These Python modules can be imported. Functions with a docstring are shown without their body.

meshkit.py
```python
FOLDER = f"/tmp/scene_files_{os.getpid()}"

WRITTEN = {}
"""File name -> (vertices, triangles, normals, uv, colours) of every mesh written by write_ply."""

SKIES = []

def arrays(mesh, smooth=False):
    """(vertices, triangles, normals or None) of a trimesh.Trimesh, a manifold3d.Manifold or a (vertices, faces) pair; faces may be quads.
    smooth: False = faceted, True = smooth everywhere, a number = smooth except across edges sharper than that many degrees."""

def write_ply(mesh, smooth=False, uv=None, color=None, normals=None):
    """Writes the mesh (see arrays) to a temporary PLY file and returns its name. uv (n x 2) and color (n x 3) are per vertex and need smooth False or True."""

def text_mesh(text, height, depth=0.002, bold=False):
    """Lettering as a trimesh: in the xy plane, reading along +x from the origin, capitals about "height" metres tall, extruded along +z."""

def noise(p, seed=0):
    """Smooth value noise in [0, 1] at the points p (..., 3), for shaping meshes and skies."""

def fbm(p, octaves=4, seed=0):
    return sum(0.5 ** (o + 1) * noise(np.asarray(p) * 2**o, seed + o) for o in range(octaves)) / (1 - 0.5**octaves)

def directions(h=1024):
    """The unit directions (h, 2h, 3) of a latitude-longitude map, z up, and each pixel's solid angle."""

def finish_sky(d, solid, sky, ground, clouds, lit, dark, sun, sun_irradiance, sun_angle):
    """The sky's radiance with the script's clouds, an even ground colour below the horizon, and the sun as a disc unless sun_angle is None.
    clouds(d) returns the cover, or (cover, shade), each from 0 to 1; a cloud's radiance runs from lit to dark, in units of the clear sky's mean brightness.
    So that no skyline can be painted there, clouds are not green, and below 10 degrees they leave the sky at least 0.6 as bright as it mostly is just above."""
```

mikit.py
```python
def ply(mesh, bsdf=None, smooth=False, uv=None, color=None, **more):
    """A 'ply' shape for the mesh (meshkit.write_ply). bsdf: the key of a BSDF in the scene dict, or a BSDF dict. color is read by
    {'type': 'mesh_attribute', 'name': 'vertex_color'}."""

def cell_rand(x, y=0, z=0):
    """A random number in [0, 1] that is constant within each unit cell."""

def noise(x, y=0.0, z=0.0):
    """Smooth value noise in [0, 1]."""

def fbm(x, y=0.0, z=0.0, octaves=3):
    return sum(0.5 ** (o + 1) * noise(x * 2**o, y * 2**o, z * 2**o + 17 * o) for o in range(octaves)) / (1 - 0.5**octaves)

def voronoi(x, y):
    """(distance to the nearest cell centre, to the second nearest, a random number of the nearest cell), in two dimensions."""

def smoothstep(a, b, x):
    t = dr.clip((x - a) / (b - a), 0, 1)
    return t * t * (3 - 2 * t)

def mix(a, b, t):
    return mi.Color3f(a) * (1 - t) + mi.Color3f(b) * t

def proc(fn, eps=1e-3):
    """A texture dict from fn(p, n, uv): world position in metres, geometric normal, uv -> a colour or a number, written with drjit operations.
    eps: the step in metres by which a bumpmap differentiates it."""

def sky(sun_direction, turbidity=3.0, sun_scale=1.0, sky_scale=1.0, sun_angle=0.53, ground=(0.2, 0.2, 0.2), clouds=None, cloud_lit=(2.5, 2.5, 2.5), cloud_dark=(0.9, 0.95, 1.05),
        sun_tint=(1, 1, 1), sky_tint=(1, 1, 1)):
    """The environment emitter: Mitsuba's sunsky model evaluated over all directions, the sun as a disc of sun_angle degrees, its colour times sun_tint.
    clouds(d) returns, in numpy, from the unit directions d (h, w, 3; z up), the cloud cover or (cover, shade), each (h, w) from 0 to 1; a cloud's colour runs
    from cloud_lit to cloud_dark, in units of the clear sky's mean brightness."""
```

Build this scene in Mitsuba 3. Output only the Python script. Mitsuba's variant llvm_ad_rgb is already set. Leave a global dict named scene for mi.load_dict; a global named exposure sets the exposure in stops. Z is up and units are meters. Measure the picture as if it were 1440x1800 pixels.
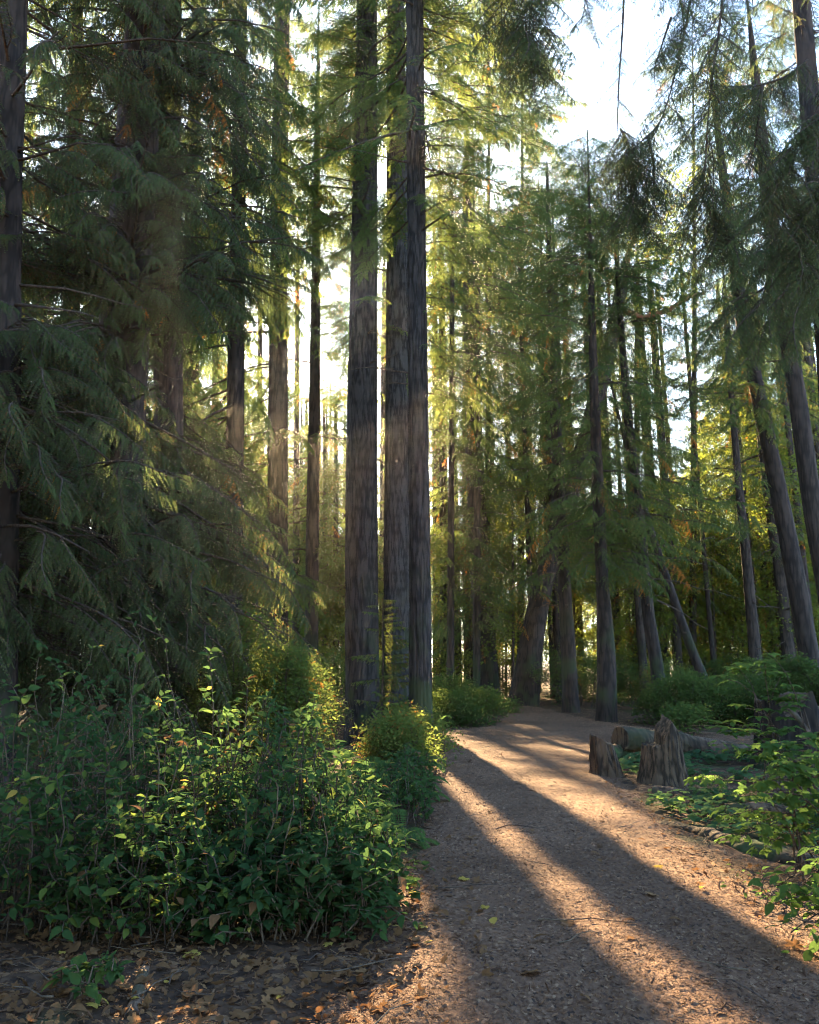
import math
import numpy as np
import trimesh
import shapely
from scipy.interpolate import PchipInterpolator
import drjit as dr
import mitsuba as mi
import mikit
import meshkit
from mikit import noise, fbm, voronoi, cell_rand, smoothstep, mix

T = mi.ScalarTransform4f
scene, labels = {}, {}

# ------------------------------------------------------------------ camera, sky, exposure
EYE, PITCH, F = 1.55, math.radians(10.4), 1444.0          # eye height, tilt, focal length in photo pixels
CP, SP = math.cos(PITCH), math.sin(PITCH)
scene['camera'] = {
    'type': 'perspective', 'fov': 2 * math.degrees(math.atan(720 / F)), 'fov_axis': 'x',
    'near_clip': 0.05, 'far_clip': 1500.0,
    'to_world': T().look_at(origin=[0, 0, EYE], target=[0, CP, EYE + SP], up=[0, 0, 1]),
    'medium': {'type': 'ref', 'id': 'forest_air'}}
SUN_AZ, SUN_EL = math.radians(-6.3), math.radians(25.4)
SUN = np.array([math.sin(SUN_AZ) * math.cos(SUN_EL), math.cos(SUN_AZ) * math.cos(SUN_EL), math.sin(SUN_EL)])
scene['daylight'] = mikit.sky(SUN.tolist(), turbidity=3.0, sun_angle=0.6, sun_tint=(1.0, 0.90, 0.74), sun_scale=1.5, sky_scale=0.8, sky_tint=(0.95, 1.0, 1.07))
exposure = 5.1
HAZE = 0.00028
scene['forest_air'] = {'type': 'homogeneous', 'albedo': {'type': 'rgb', 'value': [0.95, 0.95, 0.95]},
                       'sigma_t': {'type': 'rgb', 'value': [HAZE] * 3}, 'phase': {'type': 'hg', 'g': 0.93}}
scene['haze'] = {'type': 'cube', 'to_world': T().translate([0, 75, 22]).scale([150, 125, 27]),
                 'bsdf': {'type': 'null'}, 'interior': {'type': 'ref', 'id': 'forest_air'}}
labels['haze'] = {'label': 'thin hazy air between the trees of the wood', 'category': 'haze', 'kind': 'stuff'}


def at(px, py, D):
    """The point seen at photo pixel (px, py), D metres ahead of the camera."""
    u, v = (px - 720) / F, (900 - py) / F
    t = D / (CP - v * SP)
    return np.array([u * t, D, EYE + (SP + v * CP) * t])


def depth(py, D):
    return D / (CP - (900 - py) / F * SP)


def on_ground(px, py, z=0.0):
    u, v = (px - 720) / F, (900 - py) / F
    t = (z - EYE) / (SP + v * CP)
    return np.array([u * t, (CP - v * SP) * t, z])


# ------------------------------------------------------------------ helpers
taken = {}


def numbered(key):
    n = taken.get(key, 0)
    taken[key] = n + 1
    return key if n == 0 else f'{key}_{n:03d}'


def put(name, shape, parent=None):
    key = numbered((parent + '__' if parent else '') + name)
    scene[key] = shape
    return key


def tag(key, label, cat=None, group=None, kind=None):
    d = {'label': label}
    if cat: d['category'] = cat
    if group: d['group'] = group
    if kind: d['kind'] = kind
    labels[key] = d
    return key


def thing(name, label, cat, group=None):
    return tag(numbered(name), label, cat, group)


def stuff(key):
    labels[key] = {'kind': 'stuff'}


def tube(p, r, sides=6):
    p = np.asarray(p, float); r = np.broadcast_to(r, (len(p),))
    t = np.gradient(p, axis=0); t /= np.linalg.norm(t, axis=1, keepdims=True) + 1e-9
    ref = np.array([0, 0, 1.0]) if abs(t[:, 2]).mean() < 0.8 else np.array([1.0, 0, 0])
    a = np.cross(t, ref); a /= np.linalg.norm(a, axis=1, keepdims=True) + 1e-9
    b = np.cross(t, a)
    th = np.arange(sides) * 2 * np.pi / sides
    v = p[:, None] + r[:, None, None] * (np.cos(th)[None, :, None] * a[:, None] + np.sin(th)[None, :, None] * b[:, None])
    i, j = np.meshgrid(np.arange(len(p) - 1), np.arange(sides), indexing='ij')
    q = np.stack([i * sides + j, (i + 1) * sides + j, (i + 1) * sides + (j + 1) % sides, i * sides + (j + 1) % sides], -1).reshape(-1, 4)
    f = np.vstack([q[:, [0, 1, 2]], q[:, [0, 2, 3]]])
    n = len(v.reshape(-1, 3))
    vv = np.vstack([v.reshape(-1, 3), p[:1], p[-1:]])
    k = np.arange(sides)
    f = np.vstack([f, np.stack([np.full(sides, n), k, (k + 1) % sides], 1),
                   np.stack([np.full(sides, n + 1), (len(p) - 1) * sides + (k + 1) % sides, (len(p) - 1) * sides + k], 1)])
    return vv, f


def join(parts):
    vs, fs, k = [], [], 0
    for p in parts:
        vs.append(p[0]); fs.append(np.asarray(p[1]) + k); k += len(p[0])
    return np.vstack(vs), np.vstack(fs)


def frame(pos, d, up, s=1.0):
    """4x4 with +x along d, +z near up."""
    d = d / np.linalg.norm(d)
    y = np.cross(up, d); n = np.linalg.norm(y)
    y = y / n if n > 1e-6 else np.array([0, 1.0, 0])
    z = np.cross(d, y)
    m = np.eye(4); m[:3, 0], m[:3, 1], m[:3, 2], m[:3, 3] = d * s, y * s, z * s, pos
    return m


def inst(group, m):
    return {'type': 'instance', 'g': {'type': 'ref', 'id': group}, 'to_world': T(m)}


# ------------------------------------------------------------------ ground shape
LEFT = [(-.75, -2), (-.55, 2.5), (-.25, 3.9), (-.05, 4.7), (0, 6.45), (.36, 9), (.46, 12.6), (.43, 14.3), (.36, 18.6), (2.1, 21.2), (3.0, 25), (3.5, 33.5)]
RIGHT = [(4.2, 33.5), (4.6, 28), (5.15, 21.7), (6.6, 19.4), (9, 18.0), (15, 17.4), (15, 15.6), (9, 15.6), (5.6, 15.9), (4.5, 16.2), (3.2, 14.4), (2.85, 12.6), (2.43, 9), (2.25, 6.45), (2.2, 4.7), (2.2, 2.5), (2.1, -2)]
PATH = shapely.Polygon(LEFT + RIGHT).buffer(0.25).buffer(-0.25)


def path_dist(x, y):
    """Positive inside the path, negative outside."""
    pts = shapely.points(x, y)
    d = shapely.distance(shapely.boundary(PATH), pts)
    return np.where(shapely.contains_xy(PATH, x, y), d, -d)


def gz(x, y):
    x, y = np.asarray(x, float), np.asarray(y, float)
    z = -1.0 * np.exp(-((x + 2.2) / 1.3) ** 2 - ((y - 21.5) / 3.2) ** 2)
    z = z - 0.20 * np.exp(-((x - 4.2) / 1.3) ** 2 - ((y - 7.5) / 3.0) ** 2)
    p = np.stack([x * .35, y * .35, x * 0], -1)
    return z + 0.10 * (meshkit.fbm(p, 3, 5) - .5) * np.clip((np.hypot(x - 1.2, y) - 1) / 6, 0.15, 1)


# sun corridors: ground spots (photo outlines) that the sun reaches between the crowns
LIT = [[(713, 1570), (765, 1550), (850, 1690), (890, 1830), (720, 1830), (712, 1660)],
       [(795, 1345), (850, 1370), (960, 1500), (1085, 1600), (1200, 1725), (1150, 1730), (1020, 1610), (920, 1515), (850, 1440)],
       [(1060, 1495), (1160, 1530), (1300, 1630), (1450, 1730), (1450, 1810), (1330, 1745), (1200, 1650), (1090, 1560)],
       [(915, 1380), (1060, 1405), (1055, 1425), (960, 1412)], [(950, 1425), (1045, 1460), (1015, 1485)],
       [(975, 1303), (1045, 1318), (1035, 1337), (985, 1327)], [(835, 1333), (885, 1345), (870, 1352)],
       [(870, 1262), (940, 1274), (940, 1280), (880, 1272)]]
LIT = [shapely.Polygon([on_ground(*p)[:2] for p in poly]) for poly in LIT]
LIT_ALL = shapely.unary_union(LIT)
# ... and places above the ground that stand in the sun: (point, radius)
GLOW = [((0, 0, EYE), .22), (at(560, 1330, 6.2), .75), (at(620, 1450, 5.6), .6), (at(500, 1250, 7), .7), (at(600, 1600, 5.2), .4), (at(690, 1310, 21), 1.6),
        (at(700, 1130, 21), 1.3), (at(540, 1150, 15), 1.6), (at(480, 1110, 15), 1.2), (at(300, 720, 10.5), .9), (at(420, 690, 12), .8), (at(230, 800, 9.5), .7),
        (at(530, 700, 18), .8), (at(1100, 1290, 15), .8), (at(1350, 1500, 6.3), .5), (at(1420, 1640, 5.0), .45),
        (at(1120, 1230, 20), .8), (at(1000, 1150, 38), 2.0), (at(1200, 1130, 38), 2.2), (at(1300, 1000, 36), 3.0), (at(880, 1130, 42), 2.0), (at(1400, 1050, 36), 3), (at(1330, 830, 34), 2.4), (at(1180, 900, 36), 2.0),
        (at(1340, 30, 15), 1.5), (at(870, 260, 33), 2.0)]


def shades(c, r, rng, eye=False):
    """True if a bough at c with radius r stands in one of the sun's ways."""
    k = c[2] / SUN[2]
    g = c - SUN * k
    if not eye and g[1] > 1 and g[1] < 34 and shapely.distance(LIT_ALL, shapely.Point(g[0], g[1])) < r * .55 and rng.random() < (.93 if c[1] < 32 else .6):
        return True
    for q, R in GLOW[:1] if eye else GLOW:
        w = c - q
        a = w @ SUN
        if a > .9 + R and np.linalg.norm(w - a * SUN) < R * .75 + r * (.62 if R < .3 else .45) and rng.random() < (.99 if R < .3 else .95 if a < 27 else .6):
            return True
    return False


# ------------------------------------------------------------------ materials
def leaf_bsdf(key, a, b, rough=.5, trans=1.0, s=1.5, c=None, eta=1.5):
    def fn(p, n, uv):
        h = dr.clip(uv.x * .55 + noise(p.x * s, p.y * s, p.z * s) * .6 - .08, 0, 1)
        col = mix(a, b, h)
        if c is not None:
            col = mix(col, c, smoothstep(.80, .95, uv.x) * smoothstep(.45, .7, noise(p.x * .9 + 7, p.y * .9, p.z * .9)))
        return col
    scene[key] = {'type': 'principledthin', 'base_color': mikit.proc(fn), 'roughness': rough, 'diff_trans': trans, 'eta': eta}


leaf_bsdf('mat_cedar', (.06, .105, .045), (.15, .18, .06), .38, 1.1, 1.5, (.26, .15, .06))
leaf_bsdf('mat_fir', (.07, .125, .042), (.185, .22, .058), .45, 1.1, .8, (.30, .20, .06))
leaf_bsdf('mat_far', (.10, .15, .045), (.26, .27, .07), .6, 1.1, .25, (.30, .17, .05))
leaf_bsdf('mat_gold', (.16, .25, .045), (.36, .40, .06), .5, 1.25, .4, (.42, .20, .04))
leaf_bsdf('mat_shrub', (.07, .13, .04), (.17, .22, .05), .4, 1.1, .9)
leaf_bsdf('mat_huckleberry', (.12, .19, .05), (.25, .28, .065), .45, 1.15, .8, (.42, .17, .05))
leaf_bsdf('mat_salal', (.042, .092, .038), (.088, .158, .045), .22, 1.0, .9, (.16, .22, .05))
leaf_bsdf('mat_lobed', (.075, .15, .042), (.135, .22, .052), .45, 1.15, 1.2)
leaf_bsdf('mat_fern', (.07, .15, .05), (.13, .21, .055), .4, 1.1, 1.2)
leaf_bsdf('mat_ivy', (.055, .12, .06), (.12, .20, .07), .35, .9, 2.)
leaf_bsdf('mat_dead', (.52, .15, .03), (.66, .28, .06), .6, 1.2, 1.)
leaf_bsdf('mat_yellow', (.55, .40, .08), (.70, .52, .14), .5, 1.0, 3.)
leaf_bsdf('mat_brown_leaf', (.12, .06, .03), (.30, .17, .08), .5, .5, 5.)


def bark_bsdf(key, a, b, moss=None, sc=1.0, bump=.02, patch=None):
    def h(p, n, uv):
        w = noise(p.x * 4, p.y * 4, p.z * 1.1) * 1.6
        a = dr.abs(2 * noise(p.x * 9 * sc + w, p.y * 9 * sc + w, p.z * 1.15 * sc) - 1)
        b = dr.abs(2 * noise(p.x * 19 * sc - w, p.y * 19 * sc, p.z * 2.7 * sc + 5) - 1)
        return .62 * a + .38 * b

    def fn(p, n, uv):
        k = smoothstep(.04, .48, h(p, n, uv)) * (.55 + .45 * fbm(p.x * 30 * sc, p.y * 30 * sc, p.z * 9 * sc, 2))
        col = mix(a, b, k)
        if patch is not None:
            col = mix(col, patch, smoothstep(.52, .62, fbm(p.x * 6, p.y * 6, p.z * 5, 3)))
        if moss is not None:
            col = mix(col, moss, smoothstep(.48, .68, fbm(p.x * 2.5, p.y * 2.5, p.z * 1.4, 3)) * smoothstep(4.5, .3, p.z) * .9)
        return col
    scene[key] = {'type': 'twosided', 'b': {'type': 'bumpmap', 'arbitrary': mikit.proc(h, .004), 'scale': bump,
                  'bsdf': {'type': 'principled', 'base_color': mikit.proc(fn), 'roughness': .85, 'specular': .25}}}


bark_bsdf('mat_bark_fir', (.026, .021, .019), (.085, .068, .060), (.06, .075, .03), 1.3, .012)
bark_bsdf('mat_bark_grey', (.036, .031, .029), (.11, .097, .09), (.06, .075, .03), 1.6, .010)
bark_bsdf('mat_bark_cedar', (.03, .022, .019), (.085, .06, .049), (.05, .065, .028), 1.1, .012)
bark_bsdf('mat_bark_brown', (.030, .022, .018), (.082, .057, .045), (.06, .075, .03), 1.3, .010)
bark_bsdf('mat_madrone', (.20, .085, .04), (.34, .17, .085), None, .6, .006)
bark_bsdf('mat_twig', (.05, .035, .027), (.13, .09, .065), None, 2., .004)
bark_bsdf('mat_dry_stem', (.08, .055, .038), (.19, .135, .09), None, 2., .004)
bark_bsdf('mat_old_wood', (.036, .025, .017), (.165, .11, .068), None, 2.2, .012)
bark_bsdf('mat_log', (.05, .034, .024), (.20, .13, .085), (.05, .055, .025), 1.2, .015)
bark_bsdf('mat_rotten', (.012, .009, .008), (.045, .030, .022), (.03, .045, .016), 1.5, .015)
bark_bsdf('mat_log_moss', (.03, .024, .016), (.085, .06, .035), (.055, .085, .025), 1.4, .02)


def floor_fn(p, n, uv):
    d, e, r = voronoi(p.x * 16 + noise(p.x * 9, p.y * 9) * 1.5, p.y * 16)
    k = fbm(p.x * 1.1, p.y * 1.1, 0, 4)
    col = mix((.040, .025, .017), (.115, .068, .040), r)
    col = mix(col, (.20, .115, .06), smoothstep(.88, .93, r))
    col = mix(col, (.045, .055, .022), smoothstep(.55, .72, k) * .75)
    return col * (.75 + .5 * fbm(p.x * 40, p.y * 40, 0, 3))


def path_fn(p, n, uv):
    a = noise(p.x * 3, p.y * 3) * 6.28
    w = fbm(p.x * 75, p.y * 52, 3., 3)
    d, e, r = voronoi(p.x * 66 + dr.cos(a), p.y * 46 + dr.sin(a))
    k = fbm(p.x * .9, p.y * .9, 0, 4)
    col = mix((.080, .045, .029), (.21, .120, .072), r * .55 + w * .45)
    col = mix(col, (.28, .175, .105), smoothstep(.92, .98, r))
    col = mix(col, (.045, .030, .022), smoothstep(.10, .02, r))
    return col * (.62 + .72 * k)


def path_h(p, n, uv):
    d, e, r = voronoi(p.x * 66, p.y * 46)
    return r * .5 + fbm(p.x * 60, p.y * 45, 0, 3)


def floor_h(p, n, uv):
    d, e, r = voronoi(p.x * 16, p.y * 16)
    return r * .6 + fbm(p.x * 40, p.y * 40, 0, 3)


scene['mat_floor'] = {'type': 'twosided', 'b': {'type': 'bumpmap', 'arbitrary': mikit.proc(floor_h, .003), 'scale': .02, 'bsdf': {'type': 'principled', 'base_color': mikit.proc(floor_fn), 'roughness': .9, 'specular': .2}}}
scene['mat_path'] = {'type': 'twosided', 'b': {'type': 'bumpmap', 'arbitrary': mikit.proc(path_h, .003), 'scale': .012, 'bsdf': {'type': 'principled', 'base_color': mikit.proc(path_fn), 'roughness': .9, 'specular': .2}}}


def chip_fn(p, n, uv):
    return mix(mix((.064, .034, .021), (.23, .122, .066), uv.x), (.27, .17, .10), smoothstep(.90, .98, uv.x)) * (.8 + .4 * noise(p.x * 1.3, p.y * 1.3))


scene['mat_chip'] = {'type': 'twosided', 'b': {'type': 'principled', 'base_color': mikit.proc(chip_fn), 'roughness': .9, 'specular': .15}}

# ------------------------------------------------------------------ ground and path
rs = np.random.default_rng(3)


def grid_mesh(xs, ys, zf, keep=None):
    X, Y = np.meshgrid(xs, ys) if np.ndim(xs) == 1 else (xs, ys)
    Z = zf(X, Y)
    n, m = X.shape
    i, j = np.meshgrid(np.arange(n - 1), np.arange(m - 1), indexing='ij')
    q = np.stack([i * m + j, i * m + j + 1, (i + 1) * m + j + 1, (i + 1) * m + j], -1).reshape(-1, 4)
    v = np.stack([X, Y, Z], -1).reshape(-1, 3)
    if keep is not None:
        ok = keep(v[q].mean(1))
        q = q[ok]
        used, inv = np.unique(q, return_inverse=True)
        v, q = v[used], inv.reshape(-1, 4)
    return v, q


def roughness_z(x, y, a):
    p = np.stack([x * 9, y * 9, x * 0], -1)
    q = np.stack([x * 30, y * 30, x * 0], -1)
    return a * (meshkit.fbm(p, 3, 1) - .5) + a * .6 * (meshkit.noise(q, 2) - .5)


s = np.linspace(-1, 1, 200)
gx = np.sign(s) * (np.abs(s) ** 2.6) * 130 + s * 8
gy = np.concatenate([-40 + 0 * np.arange(1), np.linspace(-12, 2, 30), 2 + (np.linspace(0, 1, 260) ** 2.4) * 190])
put('ground', mikit.ply(grid_mesh(gx, gy, lambda x, y: gz(x, y) - .012 + roughness_z(x, y, .03)), 'mat_floor', True))
tag('ground', 'dark forest floor of soil and fallen leaves', 'ground', kind='structure')
ky = np.concatenate([np.linspace(-2, 2.4, 40), 2.4 * np.exp(np.linspace(0, math.log(34.5 / 2.4), 520))[1:]])
kx = np.linspace(-1.1, 5.6, 230)


def path_z(x, y):
    d = path_dist(x, y) + .22 * (meshkit.fbm(np.stack([x * 2.2, y * 2.2, x * 0], -1), 4, 9) - .5)
    return gz(x, y) + np.clip(d * .10, -.03, .022) + roughness_z(x, y, .022) + .07 * (meshkit.fbm(np.stack([x * 1.4, y * 1.1, x * 0], -1), 2, 21) - .5) * np.clip(d * 2, 0, 1)


put('path', mikit.ply(grid_mesh(kx, ky, path_z, lambda c: path_dist(c[:, 0], c[:, 1]) > -.18), 'mat_path', True))
tag('path', 'brown bark mulch path curving right between the trees', 'path', kind='structure')
kx2, ky2 = np.linspace(5.6, 14.5, 110), np.linspace(15, 22, 90)
put('side_path', mikit.ply(grid_mesh(kx2, ky2, path_z, lambda c: path_dist(c[:, 0], c[:, 1]) > -.18), 'mat_path', True))
tag('side_path', 'bark mulch path going on to the right behind the logs', 'path', kind='structure')


def scatter_chips(n, region, seed, size, key, label, parent=None, dens_pow=1.6, mat='mat_chip'):
    r = np.random.default_rng(seed)
    pts = region(r, n)
    n = len(pts)
    x, y = pts.T
    z = np.maximum(path_z(x, y), gz(x, y) - .012 + roughness_z(x, y, .03)) + .002
    L = size * r.lognormal(0, .55, n); W = L * r.uniform(.10, .32, n)
    a = r.uniform(0, 2 * np.pi, n); tilt = r.normal(0, .28, n); roll = r.normal(0, .45, n)
    d = np.stack([np.cos(a) * np.cos(tilt), np.sin(a) * np.cos(tilt), np.sin(tilt)], 1)
    sd = np.stack([-np.sin(a), np.cos(a), 0 * a], 1) * np.cos(roll)[:, None] + np.array([0, 0, 1.]) * np.sin(roll)[:, None]
    c = np.stack([x, y, z + np.abs(np.sin(tilt)) * L * .35], 1)
    up = np.cross(d, sd)
    v = np.stack([c - d * L[:, None] * .5 - sd * W[:, None] * .3, c - d * L[:, None] * .4 + sd * W[:, None] * .5, c + up * W[:, None] * .25,
                  c + d * L[:, None] * .5 + sd * W[:, None] * .25, c + d * L[:, None] * .42 - sd * W[:, None] * .5], 1)
    f = np.array([[0, 4, 2], [4, 3, 2], [3, 1, 2], [1, 0, 2]])
    F_ = (f[None] + 5 * np.arange(n)[:, None, None]).reshape(-1, 3)
    uv = np.repeat(np.stack([r.random(n), r.random(n)], 1), 5, 0)
    put(key, mikit.ply((v.reshape(-1, 3), F_), mat, False, uv=uv), parent)
    tag(key, label, key.replace('_', ' ')[:-1], kind='stuff')


def path_region(r, n):
    y = 2.2 * np.exp(r.random(n) ** 1.15 * math.log(20 / 2.2))
    x = r.uniform(-.6, 5.5, n)
    ok = path_dist(x, y) > -.15
    return np.stack([x, y], 1)[ok]


def side_region(r, n):
    y = 2.0 * np.exp(r.random(n) * math.log(13 / 2.0))
    x = np.where(r.random(n) < .65, r.uniform(-3.2, .9, n), r.uniform(1.8, 6, n))
    d = path_dist(x, y)
    ok = (d < .05) & (d > -3.6)
    return np.stack([x, y], 1)[ok]


scatter_chips(300000, path_region, 11, .0115, 'wood_chips', 'loose bark chips and needles covering the path')
scatter_chips(90000, side_region, 12, .022, 'litter_flakes', 'broken dry leaves and bark littering the forest floor beside the path')


# ------------------------------------------------------------------ foliage prototypes
def leaflets(B, Dn, N, l, w, rng, fold=.12):
    n = len(B)
    l = np.broadcast_to(l, (n,))[:, None]; w = np.broadcast_to(w, (n,))[:, None]
    S = np.cross(N, Dn); S /= np.linalg.norm(S, axis=1, keepdims=True) + 1e-9
    v = np.stack([B, B + Dn * l * .42 + S * w * .5 - N * w * fold, B + Dn * l - N * l * .08, B + Dn * l * .42 - S * w * .5 - N * w * fold], 1)
    f = (np.array([[0, 1, 2], [0, 2, 3]])[None] + 4 * np.arange(n)[:, None, None]).reshape(-1, 3)
    u = rng.random(n)
    uv = np.stack([np.repeat(u, 4), np.tile([0, .5, 1, .5], n)], 1)
    return v.reshape(-1, 3), f, uv


def frond_leaflets(P0, d, nrm, L, droop, n, ll, lw, rng, ang=.9, start=.08):
    s = np.linspace(start, .97, n)
    pts = P0 + d * L * s[:, None] + np.array([0, 0, -1.]) * (droop * L * s ** 2)[:, None]
    tan = d + np.array([0, 0, -1.]) * (2 * droop * s)[:, None]
    tan /= np.linalg.norm(tan, axis=1, keepdims=True)
    side = np.cross(np.broadcast_to(nrm, tan.shape), tan); side /= np.linalg.norm(side, axis=1, keepdims=True) + 1e-9
    nn = np.cross(tan, side)
    out = []
    prof = (1 - .72 * s) * np.minimum(1, s * 5 + .35)
    for sg in (1, -1):
        a = ang + rng.normal(0, .12, n)
        D = tan * np.cos(a)[:, None] + sg * side * np.sin(a)[:, None] + np.array([0, 0, -1.]) * rng.normal(.12, .12, n)[:, None]
        D /= np.linalg.norm(D, axis=1, keepdims=True)
        out.append((pts, D, nn, ll * prof * rng.uniform(.75, 1.2, n), lw * (.55 + .45 * prof)))
    out.append((pts[-1:], tan[-1:], nn[-1:], np.array([ll * .5]), np.array([lw * .6])))
    return [np.concatenate(x) for x in zip(*out)], pts


def bough(L, nf, fl, n, ll, lw, droop, hang, seed, rise=.10, bare=.15, fdroop=.35, fine=True):
    rng = np.random.default_rng(seed)
    ax = lambda s: np.stack([L * s, .05 * L * np.sin(s * 5 + seed), L * (rise * s - droop * s ** 2)], -1)
    coll, wood = [], [tube(ax(np.linspace(0, 1, 7)), np.linspace(.011, .003, 7) * L, 4)]
    for k in range(nf):
        s = bare + (1 - bare) * (k + rng.random() * .6) / nf
        P = ax(np.array(s)); tg = ax(np.array(s + .02)) - P; tg /= np.linalg.norm(tg)
        sg = 1 if k % 2 else -1
        a = rng.normal(.95, .15) * sg
        d = np.array([tg[0] * math.cos(a) - tg[1] * math.sin(a), tg[0] * math.sin(a) + tg[1] * math.cos(a), tg[2] - hang * rng.uniform(.5, 1.3)])
        d /= np.linalg.norm(d)
        nrm = np.array([0, 0, 1.]) + rng.normal(0, .25, 3) + d * .1
        ln = fl * (1.05 - .72 * s) * rng.uniform(.75, 1.2)
        pack, pts = frond_leaflets(P, d, nrm, ln, fdroop * rng.uniform(.6, 1.4), n, ll, lw, rng)
        coll.append(pack)
        if fine: wood.append(tube(np.vstack([P, pts[len(pts) // 2], pts[-1]]), np.array([.005, .0035, .0015]) * max(L, 1) ** .5, 3))
    P = ax(np.array(.97)); tg = ax(np.array(1.)) - P; tg /= np.linalg.norm(tg)
    coll.append(frond_leaflets(P, tg, np.array([0, 0, 1.]), fl * .4, .3, n, ll, lw, rng)[0])
    B, D, N, l, w = [np.concatenate(x) for x in zip(*coll)]
    return leaflets(B, D, N, l, w, rng), join(wood)


def clump(R, n, ll, lw, seed, flat=.7):
    rng = np.random.default_rng(seed)
    d = rng.normal(0, 1, (n, 3)); d /= np.linalg.norm(d, axis=1, keepdims=True)
    P = d * R * rng.random(n)[:, None] ** .45 * np.array([1, 1, flat])
    a = rng.uniform(0, 2 * np.pi, n)
    D = np.stack([np.cos(a), np.sin(a), rng.normal(-.25, .3, n)], 1); D /= np.linalg.norm(D, axis=1, keepdims=True)
    N = np.array([0, 0, 1.]) + rng.normal(0, .45, (n, 3)); N -= D * (N * D).sum(1)[:, None]; N /= np.linalg.norm(N, axis=1, keepdims=True)
    wood = []
    for k in range(6):
        e = P[rng.integers(n)]
        wood.append(tube(np.array([[0, 0, -R * .5], e * .5 + [0, 0, R * .05], e]), [.012 * R, .008 * R, .003 * R], 3))
    return leaflets(P, D, N, ll * rng.uniform(.6, 1.25, n), lw * rng.uniform(.7, 1.2, n), rng), join(wood)


def group(name, built, mat, wood='mat_twig', child=('foliage', 'twig')):
    (v, f, uv), w = built
    g = {'type': 'shapegroup', child[0]: mikit.ply((v, f), mat, False, uv=uv)}
    if w is not None:
        g[child[1]] = mikit.ply(w, wood, True)
    scene[name] = g
    return name


PROTO = {}


def family(name, length, makers, mat):
    PROTO[name] = (length, [group(f'g_{name}_{i}', m, mat) for i, m in enumerate(makers)])


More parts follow.
